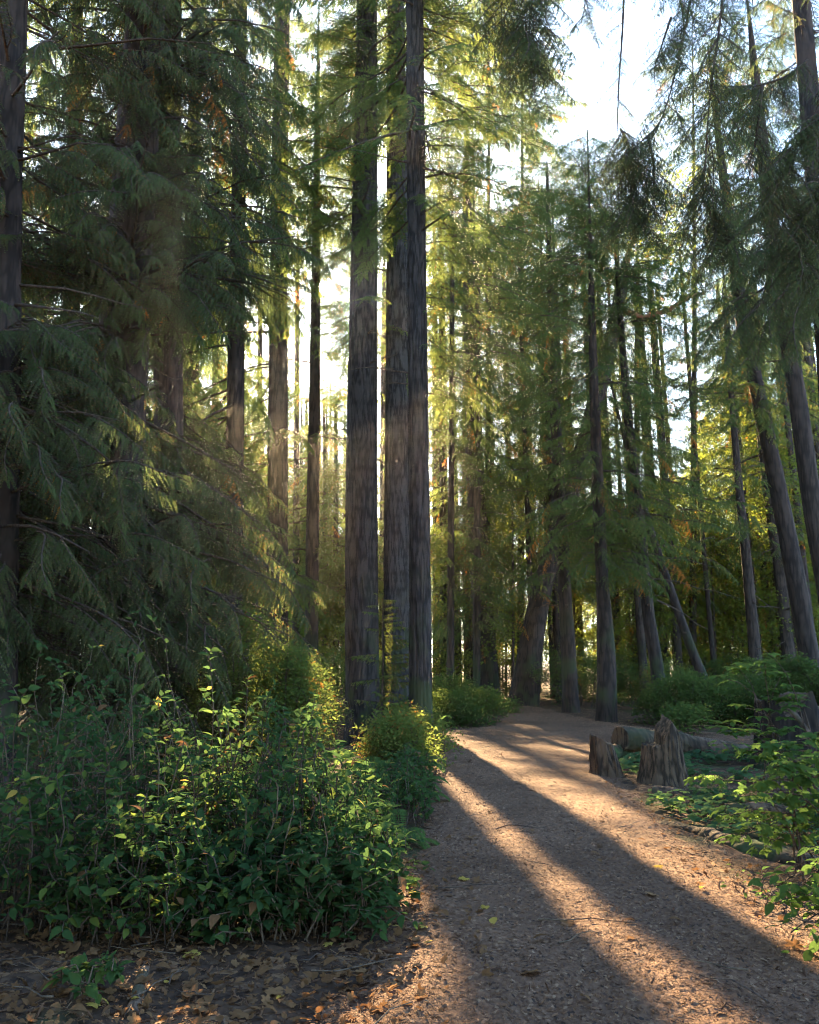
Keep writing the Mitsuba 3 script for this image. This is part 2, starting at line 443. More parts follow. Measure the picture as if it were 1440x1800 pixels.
family('cedar_near', 1.6, [bough(1.6, 30, .44, 13, .066, .021, .40, .6, 100 + i, .14, .12, .55) for i in range(4)], 'mat_cedar')
family('cedar_mid', 2.2, [bough(2.2, 24, .62, 10, .125, .042, .34, .5, 120 + i, .1, .12, .5, False) for i in range(4)], 'mat_fir')
family('fir_mid', 2.2, [bough(2.2, 24, .62, 10, .12, .042, .16, .15, 140 + i, .12, .15, .2, False) for i in range(4)], 'mat_fir')
family('airy', 1.2, [bough(1.2, 16, .42, 9, .075, .028, .28, .35, 190 + i, .1, .1, .4, False) for i in range(5)], 'mat_fir')
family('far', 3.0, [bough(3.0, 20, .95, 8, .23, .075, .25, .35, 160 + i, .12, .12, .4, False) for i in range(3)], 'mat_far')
family('hanging', 1.6, [bough(1.6, 20, .62, 17, .055, .017, .12, .25, 180 + i, .02, .06, .5) for i in range(3)], 'mat_cedar')
family('gold', .8, [clump(.8, 150, .15, .09, 200 + i, .6) for i in range(3)], 'mat_gold')
family('shrub', .5, [clump(.5, 150, .105, .06, 220 + i, .75) for i in range(3)], 'mat_shrub')
family('huckleberry', .5, [clump(.5, 170, .08, .045, 240 + i, .6) for i in range(3)], 'mat_huckleberry')
DEAD = group('g_dead', (bough(.8, 15, .30, 9, .045, .016, .35, .7, 260, .05, .1, .6)[0], None), 'mat_dead')


scene['g_limb'] = {'type': 'shapegroup', 'limb': mikit.ply(tube(np.array([[0, 0, 0], [.3, .01, .02], [.6, -.01, .01], [.9, 0, -.04]]), [.009, .007, .005, .002], 5), 'mat_twig', True)}


# ------------------------------------------------------------------ trees
def trunk_mesh(curve, rad, z0, z1, sides, rings, bark, seed, flare=.35, ph=.5):
    t = np.linspace(0, 1, rings) ** 1.25
    z = z0 + (z1 - z0) * t
    c = np.stack([curve[0](z), curve[1](z), z], 1)
    th = np.arange(sides + 1) * 2 * np.pi / sides
    zb = z0 + .45
    r = rad(z) * (1 + .55 * flare * np.exp(-np.clip(z - zb, 0, None) / ph))
    C, Th = np.meshgrid(z, th, indexing='ij')
    p = np.stack([np.cos(Th) * 5.5, np.sin(Th) * 5.5, C * .55], -1)
    rid = 1 - np.abs(2 * meshkit.fbm(p, 3, seed) - 1)
    lob = meshkit.noise(np.stack([np.cos(Th) * 1.6, np.sin(Th) * 1.6, C * .15], -1), seed + 3) - .5
    low = np.exp(-np.clip(C - zb, 0, None) / (ph * 1.4))
    R = r[:, None] * (1 + .05 * lob + .5 * low * flare * lob) + bark * (rid - .6)
    v = np.stack([c[:, 0, None] + R * np.cos(Th), c[:, 1, None] + R * np.sin(Th), C], -1)
    m = sides + 1
    i, j = np.meshgrid(np.arange(rings - 1), np.arange(sides), indexing='ij')
    q = np.stack([i * m + j, i * m + j + 1, (i + 1) * m + j + 1, (i + 1) * m + j], -1).reshape(-1, 4)
    v[:, -1] = v[:, 0]
    return v.reshape(-1, 3), q


def tree(name, label, cat, D, pts, wpx, H, crown=(), group_=None, bark='mat_bark_cedar', sides=22, rings=70, depthb=.02, seed=0, limbs=0, limb_zone=None, dead=0, flare=.3, lean_D=None, kind=None):
    """pts: photo pixels along the trunk from the root up; wpx: its width there; H: tree height; crown: list of dict."""
    rng = np.random.default_rng(1000 + seed)
    k = thing(name, label, cat, group_)
    Ds = np.broadcast_to(D, (len(pts),)) if lean_D is None else np.asarray(lean_D, float)
    W = np.array([at(p[0], p[1], d) for p, d in zip(pts, Ds)])
    R = np.array([w * depth(p[1], d) / F / 2 for w, p, d in zip(np.interp(np.arange(len(pts)), np.linspace(0, len(pts) - 1, len(wpx)), wpx), pts, Ds)])
    z0 = float(gz(W[0, 0], W[0, 1]))
    if W[-1, 2] < H:
        sl = (W[-1] - W[-2]) / (W[-1, 2] - W[-2, 2])
        up = W[-1] + sl * (H - W[-1, 2]) * np.array([.8, .8, 1])
        W = np.vstack([W, up]); R = np.append(R, max(.012, R[-1] * .08))
    lo = W[0] - (W[1] - W[0]) / (W[1, 2] - W[0, 2]) * (W[0, 2] - z0 + .5)
    W = np.vstack([lo, W]) if lo[2] < W[0, 2] - .05 else W
    R = np.append(R[0] * 1.02, R) if len(R) < len(W) else R
    cx, cy, rr = PchipInterpolator(W[:, 2], W[:, 0]), PchipInterpolator(W[:, 2], W[:, 1]), PchipInterpolator(W[:, 2], R)
    put('trunk', mikit.ply(trunk_mesh((cx, cy), rr, W[0, 2], W[-1, 2], sides, rings, depthb, seed, flare, max(.35, R[1] * 1.3)), bark, True), k)
    ctr = lambda z: np.array([float(cx(z)), float(cy(z)), z])
    n_i = 0
    for c in crown:
        L0, protos = PROTO[c['kind']]
        h0, h1, n = c['h0'], min(c['h1'], W[-1, 2] - .1), c['n']
        for i in range(n):
            f = (i + rng.random()) / n
            z = h0 + (h1 - h0) * f
            prof = np.interp(f, [0, .25, .7, 1], c.get('prof', [.75, 1, .7, .2]))
            Lb = c['R'] * prof * rng.uniform(.65, 1.15)
            az = rng.uniform(0, 2 * np.pi) if 'az' not in c else rng.normal(c['az'], c['spread'])
            pit = rng.normal(c.get('pitch', -.12), .18) + .25 * (f - .5)
            d = np.array([math.cos(az) * math.cos(pit), math.sin(az) * math.cos(pit), math.sin(pit)])
            base = ctr(z) + d * float(rr(z)) * .6
            if 'airy' in c:
                base = ctr(z) + d * Lb * rng.uniform(.05, .85); Lb = rng.uniform(.8, 1.5)
            if meshkit.noise((base + d * Lb * .5) * c.get('freq', .55), 40 + seed % 7) < c.get('mask', .34): continue
            if shades(base + d * Lb * .55, Lb * .5, rng, 'eye' in c):
                continue
            if np.linalg.norm(base + d * Lb * .6 - [0, 0, EYE]) < 3.2:
                continue
            up = np.array([0, 0, 1.]) + rng.normal(0, .18, 3)
            if rng.random() < dead:
                n_i += 1
                scene[f'{k}__dead_spray__{n_i:03d}'] = inst(DEAD, frame(base + d * Lb * rng.uniform(.3, .8), d + [0, 0, -.6], up, rng.uniform(.6, 1.3)))
                labels[f'{k}__dead_spray'] = {'label': 'orange dead sprays among the green', 'kind': 'stuff'}
            if c['kind'] == 'cedar_near':
                m_ = max(1, int(round(Lb / .9)))
                scene[f'{k}__boughs__{i:03d}{int(h0):02d}'] = inst('g_limb', frame(base, d, up, Lb))
                labels[f'{k}__boughs'] = {'kind': 'stuff'}
                for w in range(m_):
                    fw = (w + .1 + rng.random() * .4) / m_
                    az2 = az + rng.normal(0, .55) * (1 if w < m_ - 1 else .3)
                    d2 = np.array([math.cos(az2), math.sin(az2), math.tan(pit) - .25 * fw + rng.normal(0, .1)])
                    if shades(base + d * Lb * fw * .8 + d2 * .6, .6, rng): continue
                    n_i += 1
                    scene[f'{k}__crown__{n_i:03d}'] = inst(protos[rng.integers(len(protos))], frame(base + d * Lb * fw * .8, d2, up, rng.uniform(.55, 1.05)))
                continue
            n_i += 1
            scene[f'{k}__crown__{n_i:03d}'] = inst(protos[rng.integers(len(protos))], frame(base, d, up, Lb / L0))
        labels[f'{k}__crown__foliage'] = {'kind': 'stuff'}
        labels[f'{k}__crown__twig'] = {'kind': 'stuff'}
    for i in range(limbs):
        z = rng.uniform(*limb_zone); az = rng.uniform(0, 2 * np.pi); L = rng.uniform(.8, 2.6)
        d = np.array([math.cos(az), math.sin(az), rng.uniform(-.25, .25)]); b = ctr(z)
        s_ = np.linspace(0, 1, 6)[:, None]
        p = b + d * L * s_ + np.array([0, 0, -.18 * L]) * s_ ** 2 + rng.normal(0, .04, (6, 3)) * s_
        put('limb', mikit.ply(tube(p, np.linspace(.028, .006, 6) * rng.uniform(.7, 1.3), 5), 'mat_twig', True), k)
    return k, ctr


C = dict
# --- the three tall trunks beside the path
tree('fir_tree', 'straight dark trunk nearest the sun, leftmost of the three tall trunks beside the path', 'tree', 23.2, [(638, 1318), (636, 1000), (637, 700), (641, 400), (645, 0)], [58, 54, 49, 42, 31], 34,
     [C(kind='fir_mid', h0=11.5, h1=33, R=3.0, n=150, pitch=-.2), C(kind='airy', airy=1, h0=11, h1=22, R=2.6, n=240, az=2.9, spread=.8, mask=.3)], bark='mat_bark_fir', sides=80, rings=460, depthb=.10, seed=1, flare=.3, limbs=7, limb_zone=(7, 15), dead=.03)
tree('fir_tree', 'pale grey trunk, middle one of the three tall trunks', 'tree', 23.5, [(703, 1262), (700, 1000), (701, 700), (699, 350), (696, 0)], [58, 50, 44, 36, 27], 36,
     [C(kind='fir_mid', h0=19, h1=35, R=3.6, n=130, pitch=-.2)], bark='mat_bark_grey', sides=80, rings=460, depthb=.07, seed=2, flare=.35, limbs=7, limb_zone=(8, 18), dead=.02)
tree('fir_tree', 'brown furrowed trunk touching the pale one, rightmost of the three tall trunks', 'tree', 19.6, [(740, 1284), (738, 1000), (735, 700), (732, 350), (729, 0)], [37, 33, 30, 28, 27], 36,
     [C(kind='fir_mid', h0=13, h1=35, R=3.6, n=120, pitch=-.25), C(kind='airy', airy=1, h0=8, h1=20, R=4.4, n=300, az=.35, spread=.6, mask=.32)], bark='mat_bark_fir', sides=72, rings=420, depthb=.10, seed=3, flare=.4, limbs=6, limb_zone=(8, 18))

# --- left cedars
tree('cedar_tree', 'broad dark cedar left of the sun with drooping boughs down to the bushes', 'tree', 14, [(213, 1260), (217, 600), (238, 300), (258, 0)], [95, 84, 72, 60], 26,
     [C(kind='cedar_near', h0=1.2, h1=9, R=3.6, n=330, pitch=-.22, prof=[.8, 1, 1, 1]), C(kind='cedar_near', h0=5.5, h1=15, R=2.3, n=60, az=-1.5, spread=.5, mask=.2, prof=[1, 1, 1, 1]), C(kind='cedar_near', h0=9, h1=25, R=3.4, n=240, pitch=-.2, mask=.26)], sides=40, rings=120, depthb=.04, seed=11, dead=.10, limbs=7, limb_zone=(3, 9))
tree('cedar_tree', 'dark cedar trunk standing close behind the broad one on the left', 'tree', 17, [(300, 1230), (296, 600), (296, 300), (300, 0)], [54, 48, 42, 36], 28,
     [C(kind='cedar_near', h0=4, h1=27, R=3.6, n=230, pitch=-.2, mask=.26), C(kind='cedar_near', h0=5, h1=16, R=2.2, n=55, az=-1.5, spread=.5, mask=.2, prof=[1, 1, 1, 1])], sides=32, rings=100, depthb=.03, seed=12, dead=.10)
tree('cedar_tree', 'cedar cut by the left edge of the view', 'tree', 11.5, [(-5, 1260), (2, 800), (12, 300), (26, 0)], [64, 60, 50, 40], 22,
     [C(kind='cedar_near', h0=1.6, h1=8, R=2.9, n=190, pitch=-.2), C(kind='cedar_near', h0=8, h1=21, R=3.2, n=140, pitch=-.15)], sides=32, rings=100, depthb=.03, seed=13, dead=.03, limbs=6, limb_zone=(3, 9))
tree('cedar_tree', 'slim cedar trunk left of the sun between bright gaps', 'tree', 27, [(488, 1130), (488, 900), (489, 700), (492, 300), (497, 0)], [37, 35, 33, 28, 24], 30,
     [C(kind='cedar_mid', h0=8, h1=29, R=3.4, n=190, pitch=-.2), C(kind='cedar_mid', h0=2.5, h1=8, R=2.2, n=26, pitch=-.2)], sides=26, rings=90, depthb=.03, seed=14, limbs=8, limb_zone=(4, 14), dead=.14)
tree('conifer_tree', 'thin dark trunk just under the sun, left of the tall trunks', 'tree', 29, [(548, 1100), (550, 900), (553, 700), (556, 400)], [24, 22, 19, 14], 28,
     [C(kind='airy', airy=1, h0=5, h1=27.5, R=2.7, n=420, pitch=-.15, mask=.3), C(kind='airy', airy=1, h0=15.6, h1=23, R=1.9, n=170, az=.1, spread=.7, mask=.12, prof=[1, 1, 1, 1], eye=1), C(kind='airy', airy=1, h0=9.5, h1=14.3, R=1.7, n=70, az=.1, spread=.7, mask=.2, prof=[1, 1, 1, 1], eye=1)], sides=20, rings=70, seed=15, limbs=10, limb_zone=(3, 14), dead=.08)
tree('conifer_tree', 'thinnest trunk of the left wood, between the cedars', 'tree', 34, [(379, 1100), (379, 800), (380, 450)], [16, 14, 10], 27,
     [C(kind='cedar_mid', h0=3, h1=26, R=3.2, n=150, pitch=-.2)], sides=16, rings=60, seed=16, dead=.08)
for i, (px, D, H, lab) in enumerate([(120, 21, 30, 'dense cedar behind the broad one, towards the left edge'), (410, 22, 31, 'dense cedar filling the gap right of the two dark trunks on the left'), (-60, 19, 28, 'cedar at the far left whose boughs only reach into the view'),
                                     (330, 29, 33, 'tall cedar at the back of the left wood')]):
    tree('cedar_tree', lab, 'tree', D, [(px, 1210), (px + 4, 700), (px + 12, 200)], [34, 30, 22], H,
         [C(kind='cedar_mid', h0=2.5, h1=H - 1, R=3.7, n=250, pitch=-.2, mask=.28)], sides=18, rings=60, seed=20 + i, dead=.10)

for i, (px, D, H, lab) in enumerate([(622, 36, 24, 'fir behind the darkest tall trunk, its sprays in front of the sun'), (520, 40, 25, 'fir in the bright gap between the slim cedar and the tall trunks'), (455, 38, 26, 'fir just left of the slim cedar near the sun'), (792, 29, 20, 'slim fir close to the right of the three tall trunks, leafy from low down'), (838, 31, 18, 'slim leafy fir just left of the flared cedar'), (672, 46, 30, 'fir seen through the narrow gap between the tall trunks'), (856, 35, 38, 'tall fir filling the sky right of the three tall trunks'), (915, 38, 36, 'tall fir left of the open sky, behind the dark hanging clump'), (992, 41, 23, 'fir whose top stands against the open sky, left of the thin spire'), (1118, 38, 23, 'fir whose top stands against the open sky, right of the thin spire'), (1218, 36, 33, 'tall fir behind the hanging limbs on the right')]):
    tree('conifer_tree', lab, 'tree', D, [(px, 1190), (px + 1, 900), (px + 3, 500)], [13, 11, 7], H, [C(kind='airy', airy=1, h0=3, h1=H - .3, R=3.0, n=300 if H < 33 else 640, pitch=-.15, prof=[.8, 1, 1, .8], mask=.26 if px in (792, 838) else .42 if H < 33 else .34)] + ([C(kind='airy', airy=1, h0=9.5, h1=18.5, R=2.7, n=300, az=3.0, spread=.5, mask=.22)] if px == 622 else []) + ([C(kind='cedar_mid', h0=18, h1=H - .5, R=2.8, n=150, mask=.25, prof=[1, 1, 1, .9])] if H > 35 else []), sides=14, rings=50, seed=70 + i, dead=.06)

for i, (px, D, H, lab) in enumerate([(572, 52, 19.5, 'low fir far behind, in the bright gap right under the sun'), (604, 56, 20.5, 'low fir far behind, touching the left edge of the darkest tall trunk'), (528, 50, 19, 'low fir far behind, between the slim cedar and the thin trunk'), (470, 48, 19, 'low fir far behind, left of the slim cedar')]):
    tree('far_fir', lab, 'tree', D, [(px, 1190), (px + 1, 1000), (px + 2, 800)], [9, 7, 5], H, [C(kind='airy', airy=1, h0=1.5, h1=H - .1, R=2.6, n=330, pitch=-.15, prof=[.9, 1, .8, .3], mask=.36)], sides=10, rings=30, seed=80 + i, dead=.08)

# --- trees beyond the bend of the path, left to right
tree('cedar_tree', 'cedar with a thick flared foot at the bend of the path', 'tree', 33, [(858, 1240), (850, 1090), (843, 980), (834, 800), (828, 600), (822, 350)], [45.8, 38.7, 33.4, 29.9, 24.6, 15.8], 25,
     [C(kind='airy', airy=1, h0=5.5, h1=24, R=3.4, n=504, pitch=-.25, prof=[.8, 1, 1, .4])], sides=36, rings=110, depthb=.03, seed=31, flare=.35, dead=.06, limbs=6, limb_zone=(4, 12))
tree('conifer_tree', 'thin trunk just left of the flared cedar', 'tree', 37, [(825, 1215), (822, 1000), (819, 750)], [18.5, 16.7, 12.3], 24,
     [C(kind='airy', airy=1, h0=6, h1=23, R=2.9, n=231, pitch=-.2)], sides=18, rings=60, seed=32, dead=.05)
tree('conifer_tree', 'thin trunk second to the left of the flared cedar', 'tree', 38, [(804, 1205), (801, 1000), (796, 700)], [16.7, 15.0, 10.6], 26,
     [C(kind='airy', airy=1, h0=5, h1=25, R=3.1, n=273, pitch=-.2)], sides=18, rings=60, seed=33, dead=.05)
tree('conifer_tree', 'slim trunk close to the right of the three tall trunks', 'tree', 41, [(771, 1195), (769, 1000), (766, 700)], [18.5, 16.7, 12.3], 28,
     [C(kind='airy', airy=1, h0=4, h1=27, R=3.6, n=315, pitch=-.2)], sides=18, rings=60, seed=34, dead=.06)
mk, mctr = tree('madrone_tree', 'dark trunk leaning to the right at the end of the path', 'tree', 31, [(920, 1238), (936, 1120), (962, 1000), (1000, 880), (1038, 740), (1065, 640), (1084, 550), (1098, 480)], [49.3, 40.5, 33.4, 31.7, 29.0, 26.4, 22.9, 19.4], 18.2,
     [], bark='mat_bark_brown', sides=36, rings=120, depthb=.03, seed=35, flare=.25)
for pp in ([(1097, 490), (1125, 472), (1150, 470), (1172, 452), (1178, 430)], [(1088, 540), (1130, 560), (1175, 545), (1215, 520), (1240, 515)], [(1098, 500), (1105, 440), (1130, 390)]):
    p = np.array([at(a, b, 31 - .15 * i) for i, (a, b) in enumerate(pp)])
    lk = put('limb', mikit.ply(tube(p, np.linspace(.15, .05, len(p)), 10), 'mat_madrone', True), mk)
labels[mk + '__limb'] = {'label': 'bare orange upper limb'}
r_ = np.random.default_rng(77)
for i in range(46):
    c = at(r_.uniform(1010, 1220), r_.uniform(300, 560), 31 + r_.uniform(-2, 2))
    if not shades(c, .6, r_):
        scene[f'{mk}__crown__{i:03d}'] = inst(PROTO['gold'][1][i % 3], frame(c, np.array([math.cos(i), math.sin(i), 0]), np.array([0, 0, 1.]), r_.uniform(.6, 1.1)))
labels[mk + '__crown__foliage'] = {'kind': 'stuff'}; labels[mk + '__crown__twig'] = {'kind': 'stuff'}
tree('conifer_tree', 'straight slim trunk right of the leaning one, its tip against the sky', 'tree', 27, [(1005, 1258), (998, 1120), (990, 1000), (980, 800), (970, 600), (962, 300)], [28.2, 24.6, 21.1, 18.5, 13.2, 3.5], 19.5,
     [C(kind='airy', airy=1, h0=14.5, h1=19.4, R=1.1, n=90, mask=.1, prof=[1, .8, .5, .15], pitch=.1), C(kind='airy', airy=1, h0=4.5, h1=19.2, R=2.4, n=399, pitch=-.15, prof=[.8, 1, .9, .4])], bark='mat_bark_brown', sides=28, rings=100, seed=36, flare=.3, limbs=8, limb_zone=(3, 12), dead=.04)
tree('conifer_tree', 'brown trunk with low green boughs at the far edge of the path', 'tree', 22.5, [(1066, 1274), (1066, 1150), (1058, 1000), (1049, 800), (1042, 600), (1036, 350)], [37.0, 31.7, 21.1, 18.5, 13.2, 3.5], 17.5,
     [C(kind='airy', airy=1, h0=12.5, h1=17.4, R=1.1, n=90, mask=.1, prof=[1, .8, .5, .15], pitch=.1), C(kind='airy', airy=1, h0=4.2, h1=17.2, R=2.4, n=378, pitch=-.25, prof=[.8, 1, .9, .4]), C(kind='airy', airy=1, h0=4.0, h1=6.5, R=1.9, n=24, pitch=-.4)], bark='mat_bark_brown', sides=32, rings=110, seed=37, flare=.12, limbs=6, limb_zone=(4, 10), dead=.06)
tree('conifer_tree', 'dark slightly crooked trunk behind the log with the cut end', 'tree', 23.5, [(1166, 1275), (1156, 1180), (1140, 1080), (1122, 900), (1106, 750), (1094, 600), (1080, 420)], [26.4, 22.9, 21.1, 19.4, 15.8, 10.6, 3.5], 16,
     [C(kind='airy', airy=1, h0=11, h1=15.9, R=1.1, n=90, mask=.1, prof=[1, .8, .5, .15], pitch=.1), C(kind='airy', airy=1, h0=5.5, h1=15.5, R=3.1, n=315, pitch=-.1, prof=[.8, 1, .9, .4])], sides=28, rings=100, seed=38, flare=.25, limbs=8, limb_zone=(3, 9), dead=.03)
tree('conifer_tree', 'thin black trunk leaning left among the bushes', 'tree', 26, [(1240, 1200), (1212, 1130), (1180, 1040), (1150, 950), (1128, 880), (1108, 810)], [17.6, 15.8, 15.0, 13.2, 11.4, 7.9], 11.5,
     [C(kind='airy', airy=1, h0=5.5, h1=11.2, R=3.5, n=71, pitch=-.05, az=.2, spread=.9)], sides=20, rings=80, seed=39, flare=.15, limbs=8, limb_zone=(2, 8))
tree('conifer_tree', 'dark bare trunk leaning left on the right of the view', 'tree', 22, [(1425, 1165), (1396, 1000), (1362, 830), (1322, 640), (1297, 500), (1277, 350)], [33.4, 30.8, 27.3, 23.8, 21.1, 15.8], 20,
     [C(kind='airy', airy=1, h0=8.5, h1=19.5, R=3.1, n=357, pitch=-.2)], sides=32, rings=110, depthb=.025, seed=40, flare=.15, limbs=9, limb_zone=(5, 12), dead=.05)
tree('conifer_tree', 'leaning trunk closest to the right edge, brown and bare', 'tree', 19, [(1475, 1180), (1458, 1060), (1430, 900), (1402, 700), (1378, 550), (1356, 400), (1340, 250)], [35.2, 33.4, 31.7, 29.0, 26.4, 23.8, 19.4], 19,
     [C(kind='airy', airy=1, h0=9.5, h1=18.5, R=3.0, n=315, pitch=-.2)], bark='mat_bark_brown', sides=32, rings=110, depthb=.025, seed=41, flare=.15, limbs=8, limb_zone=(5, 12), dead=.06)
tree('conifer_tree', 'thin brown trunk left of the long leaning trunks on the right', 'tree', 30, [(1332, 1200), (1314, 1000), (1299, 850), (1286, 700)], [21.1, 16.7, 13.2, 8.8], 16,
     [C(kind='airy', airy=1, h0=6, h1=15.6, R=2.6, n=168, pitch=-.1)], bark='mat_bark_brown', sides=20, rings=70, seed=42, limbs=8, limb_zone=(2, 9))
tree('conifer_tree', 'brown trunk between the two long leaning trunks on the right', 'tree', 32, [(1392, 1205), (1376, 1050), (1352, 880), (1335, 750)], [22.9, 19.4, 16.7, 11.4], 16.5,
     [C(kind='airy', airy=1, h0=6.5, h1=16, R=2.6, n=147, pitch=-.1)], bark='mat_bark_brown', sides=20, rings=70, seed=43, limbs=6, limb_zone=(2, 9), dead=.05)
nk, nctr = tree('cedar_tree', 'near cedar at the right edge with dark heavy boughs', 'tree', 14.5, [(1500, 1190), (1462, 700), (1430, 250), (1408, 0)], [44.0, 38.7, 33.4, 28.2], 19,
     [C(kind='cedar_near', h0=6.6, h1=10.6, R=2.7, n=120, pitch=-.3, az=3.3, spread=1.1), C(kind='cedar_near', h0=10.6, h1=18.5, R=1.8, n=60, pitch=-.2)], sides=30, rings=100, depthb=.03, seed=44, carve=None) if False else \
    tree('cedar_tree', 'near cedar at the right edge with dark heavy boughs', 'tree', 14.5, [(1500, 1190), (1462, 700), (1430, 250), (1408, 0)], [44.0, 38.7, 33.4, 28.2], 19,
     [C(kind='cedar_near', h0=8.3, h1=11.0, R=2.5, n=40, pitch=-.35, az=3.3, spread=.9), C(kind='cedar_near', h0=10.4, h1=18.5, R=1.7, n=60, pitch=-.2)], sides=30, rings=100, depthb=.03, seed=44)

# --- the overhanging cedar: its trunk is out of view, its long limbs hang in from above
ok, octr = tree('cedar_tree', 'overhanging cedar whose thin limbs hang down in front of the bright sky', 'tree', 9.5, [(1900, 1500), (1890, 900), (1870, 300)], [60, 54, 46], 17, [], sides=24, rings=60, seed=50)
ro = np.random.default_rng(51)
HANG = [(10.0, [(1120, -190), (1100, -60), (1094, 60), (1088, 150), (1085, 235)], 9, .75), (10.4, [(1250, -200), (1222, -40), (1196, 90), (1170, 190), (1142, 250)], 22, 1.0), (9.6, [(1300, -220), (1275, -40), (1262, 70), (1248, 170), (1240, 300)], 26, 1.0),
        (10.8, [(980, -230), (950, -90), (936, 0), (930, 60), (938, 130)], 46, 1.15), (11, [(1090, 225), (1105, 260), (1112, 300), (1110, 340), (1104, 380)], 30, 1.0), (11, [(1142, 250), (1150, 300), (1150, 340), (1140, 380)], 16, .9),
        (10.2, [(1240, 290), (1236, 340), (1250, 380), (1290, 430)], 24, 1.0), (10.6, [(1420, 105), (1380, 135), (1330, 150), (1280, 152), (1235, 140)], 26, .8),
        (10.2, [(1340, 150), (1334, 210), (1325, 260), (1310, 300)], 16, .9), (10.6, [(1000, -230), (1020, -110), (1030, -30), (1022, 40)], 16, .7), (11.4, [(900, -230), (884, -100), (880, -30), (885, 60)], 34, 1.0),
        (10.6, [(1180, 30), (1165, 75), (1150, 120)], 10, .7), (10.4, [(1160, -120), (1180, -60), (1196, 0), (1205, 60)], 18, .8), (9.2, [(1470, 180), (1420, 230), (1380, 300), (1350, 380)], 30, 1.0), (9.4, [(1480, 300), (1440, 350), (1410, 420), (1390, 480)], 26, 1.0)]
for q, (D, pp, n, ln) in enumerate(HANG):
    W = np.array([at(a, b, D + .06 * i) for i, (a, b) in enumerate(pp)])
    tt = np.linspace(0, len(W) - 1, 16)
    ii = np.arange(len(W))
    P = np.stack([PchipInterpolator(ii, W[:, k])(tt) for k in range(3)], 1)
    put('limb', mikit.ply(tube(P, np.linspace(.020, .008, 16), 6), 'mat_twig', True), ok)
    n = int(n * 2.1)
    for i in range(n):
        f = (i + ro.random()) / n * .999
        j = int(f * 15)
        b = P[j] + (P[j + 1] - P[j]) * (f * 15 - j)
        tg = P[min(j + 1, 15)] - P[max(j - 1, 0)]; tg /= np.linalg.norm(tg)
        az = ro.uniform(0, 2 * np.pi)
        d = tg * .4 + np.array([math.cos(az) * .85, math.sin(az) * .6, -.45]); d /= np.linalg.norm(d)
        if shades(b + d * .3, .25, ro): continue
        up = np.array([math.cos(az) * .8, math.sin(az), .6]) + ro.normal(0, .3, 3)
        scene[f'{ok}__crown__{q * 100 + i + 1:04d}'] = inst(PROTO['hanging'][1][ro.integers(3)], frame(b, d, up, ln * ro.uniform(.3, .6)))
labels[ok + '__crown__foliage'] = {'kind': 'stuff'}; labels[ok + '__crown__twig'] = {'kind': 'stuff'}

# --- the wood behind
rb = np.random.default_rng(60)
mid_n = 0
for i in range(52):                                       # mid-distance conifers behind the named ones
    px = rb.uniform(765, 1500)
    D = rb.uniform(32, 48)
    H = rb.uniform(24, 32) * (1.0 if px < 930 else .72)
    w = rb.uniform(9, 16)
    dx = (px - 720) * -.05
    tree('slender_conifer', 'slender conifer in the wood beyond the bend of the path', 'tree', D, [(px, 1215), (px + dx, 900), (px + dx * 2.2, 500)], [w, w * .8, w * .5], H,
         [C(kind='airy', airy=1, h0=rb.uniform(3, 7), h1=H - .2, R=rb.uniform(2.4, 3.6), n=int(rb.uniform(170, 240) * (.6 if px > 1150 else 1)), pitch=-.15, prof=[.8, 1, .9, .5], mask=.42)], 'slender conifers beyond the bend', sides=12, rings=30, seed=100 + i, dead=.05, flare=.1,
         bark='mat_bark_brown' if i % 2 else 'mat_bark_cedar')
for i in range(44):                                       # far trees all round the back
    px = rb.uniform(-250, 900) if i > 30 else rb.uniform(800, 1700) if i > 16 else 425 + 14.5 * i + rb.uniform(-9, 9)
    D = rb.uniform(75, 110) if px > 800 else rb.uniform(42, 70) if i <= 16 else rb.uniform(50, 90)
    H = rb.uniform(13, 20) if px > 800 else D * .47 - rb.uniform(5, 9) if i <= 16 else rb.uniform(20, 30)
    w = rb.uniform(6, 11)
    tree('far_conifer', 'far conifer at the back of the wood', 'tree', D, [(px, 1190), (px, 900), (px, 700)], [w, w * .8, w * .5], H,
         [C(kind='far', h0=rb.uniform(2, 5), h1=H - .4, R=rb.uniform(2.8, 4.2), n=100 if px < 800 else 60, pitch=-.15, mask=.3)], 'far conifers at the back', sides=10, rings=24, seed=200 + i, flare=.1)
for i in range(70):                                       # golden and green broadleaf saplings that glow in the sun
    if i < 40: px, D, H = rb.uniform(760, 1500), rb.uniform(33, 56), rb.uniform(4, 12)
    elif i >= 52: px, D, H = rb.uniform(1150, 1500), rb.uniform(36, 50), rb.uniform(6, 12)
    else: px, D, H = rb.uniform(380, 660), rb.uniform(40, 60), rb.uniform(3, 5)
    if px > 1180: H *= 1.25
    k = thing('sapling', 'yellow green broadleaf sapling glowing among the far trunks', 'tree', 'glowing saplings in the wood')
    b = at(px, 1200, D); b[2] = gz(b[0], b[1])
    put('trunk', mikit.ply(tube(np.array([b - [0, 0, .3], b + [.1, 0, H * .5], b + [.2, .1, H]]), [.07, .05, .015], 7), 'mat_twig', True), k)
    for j in range(int(H * 8)):
        h = H * (1 - rb.random() ** 1.2 * .85)
        rad = 1.9 * math.sin(min(1, (H - h) / H + .18) * 2.2)
        a = rb.uniform(0, 6.28); q = rad * rb.random() ** .6
        scene[f'{k}__crown__{j + 1:03d}'] = inst(PROTO['gold'][1][rb.integers(3)], frame(b + [q * math.cos(a), q * math.sin(a), h], np.array([math.cos(a), math.sin(a), -.2]), np.array([0, 0, 1.]) + rb.normal(0, .2, 3), rb.uniform(.6, 1.1)))
    labels[k + '__crown__foliage'] = {'kind': 'stuff'}; labels[k + '__crown__twig'] = {'kind': 'stuff'}


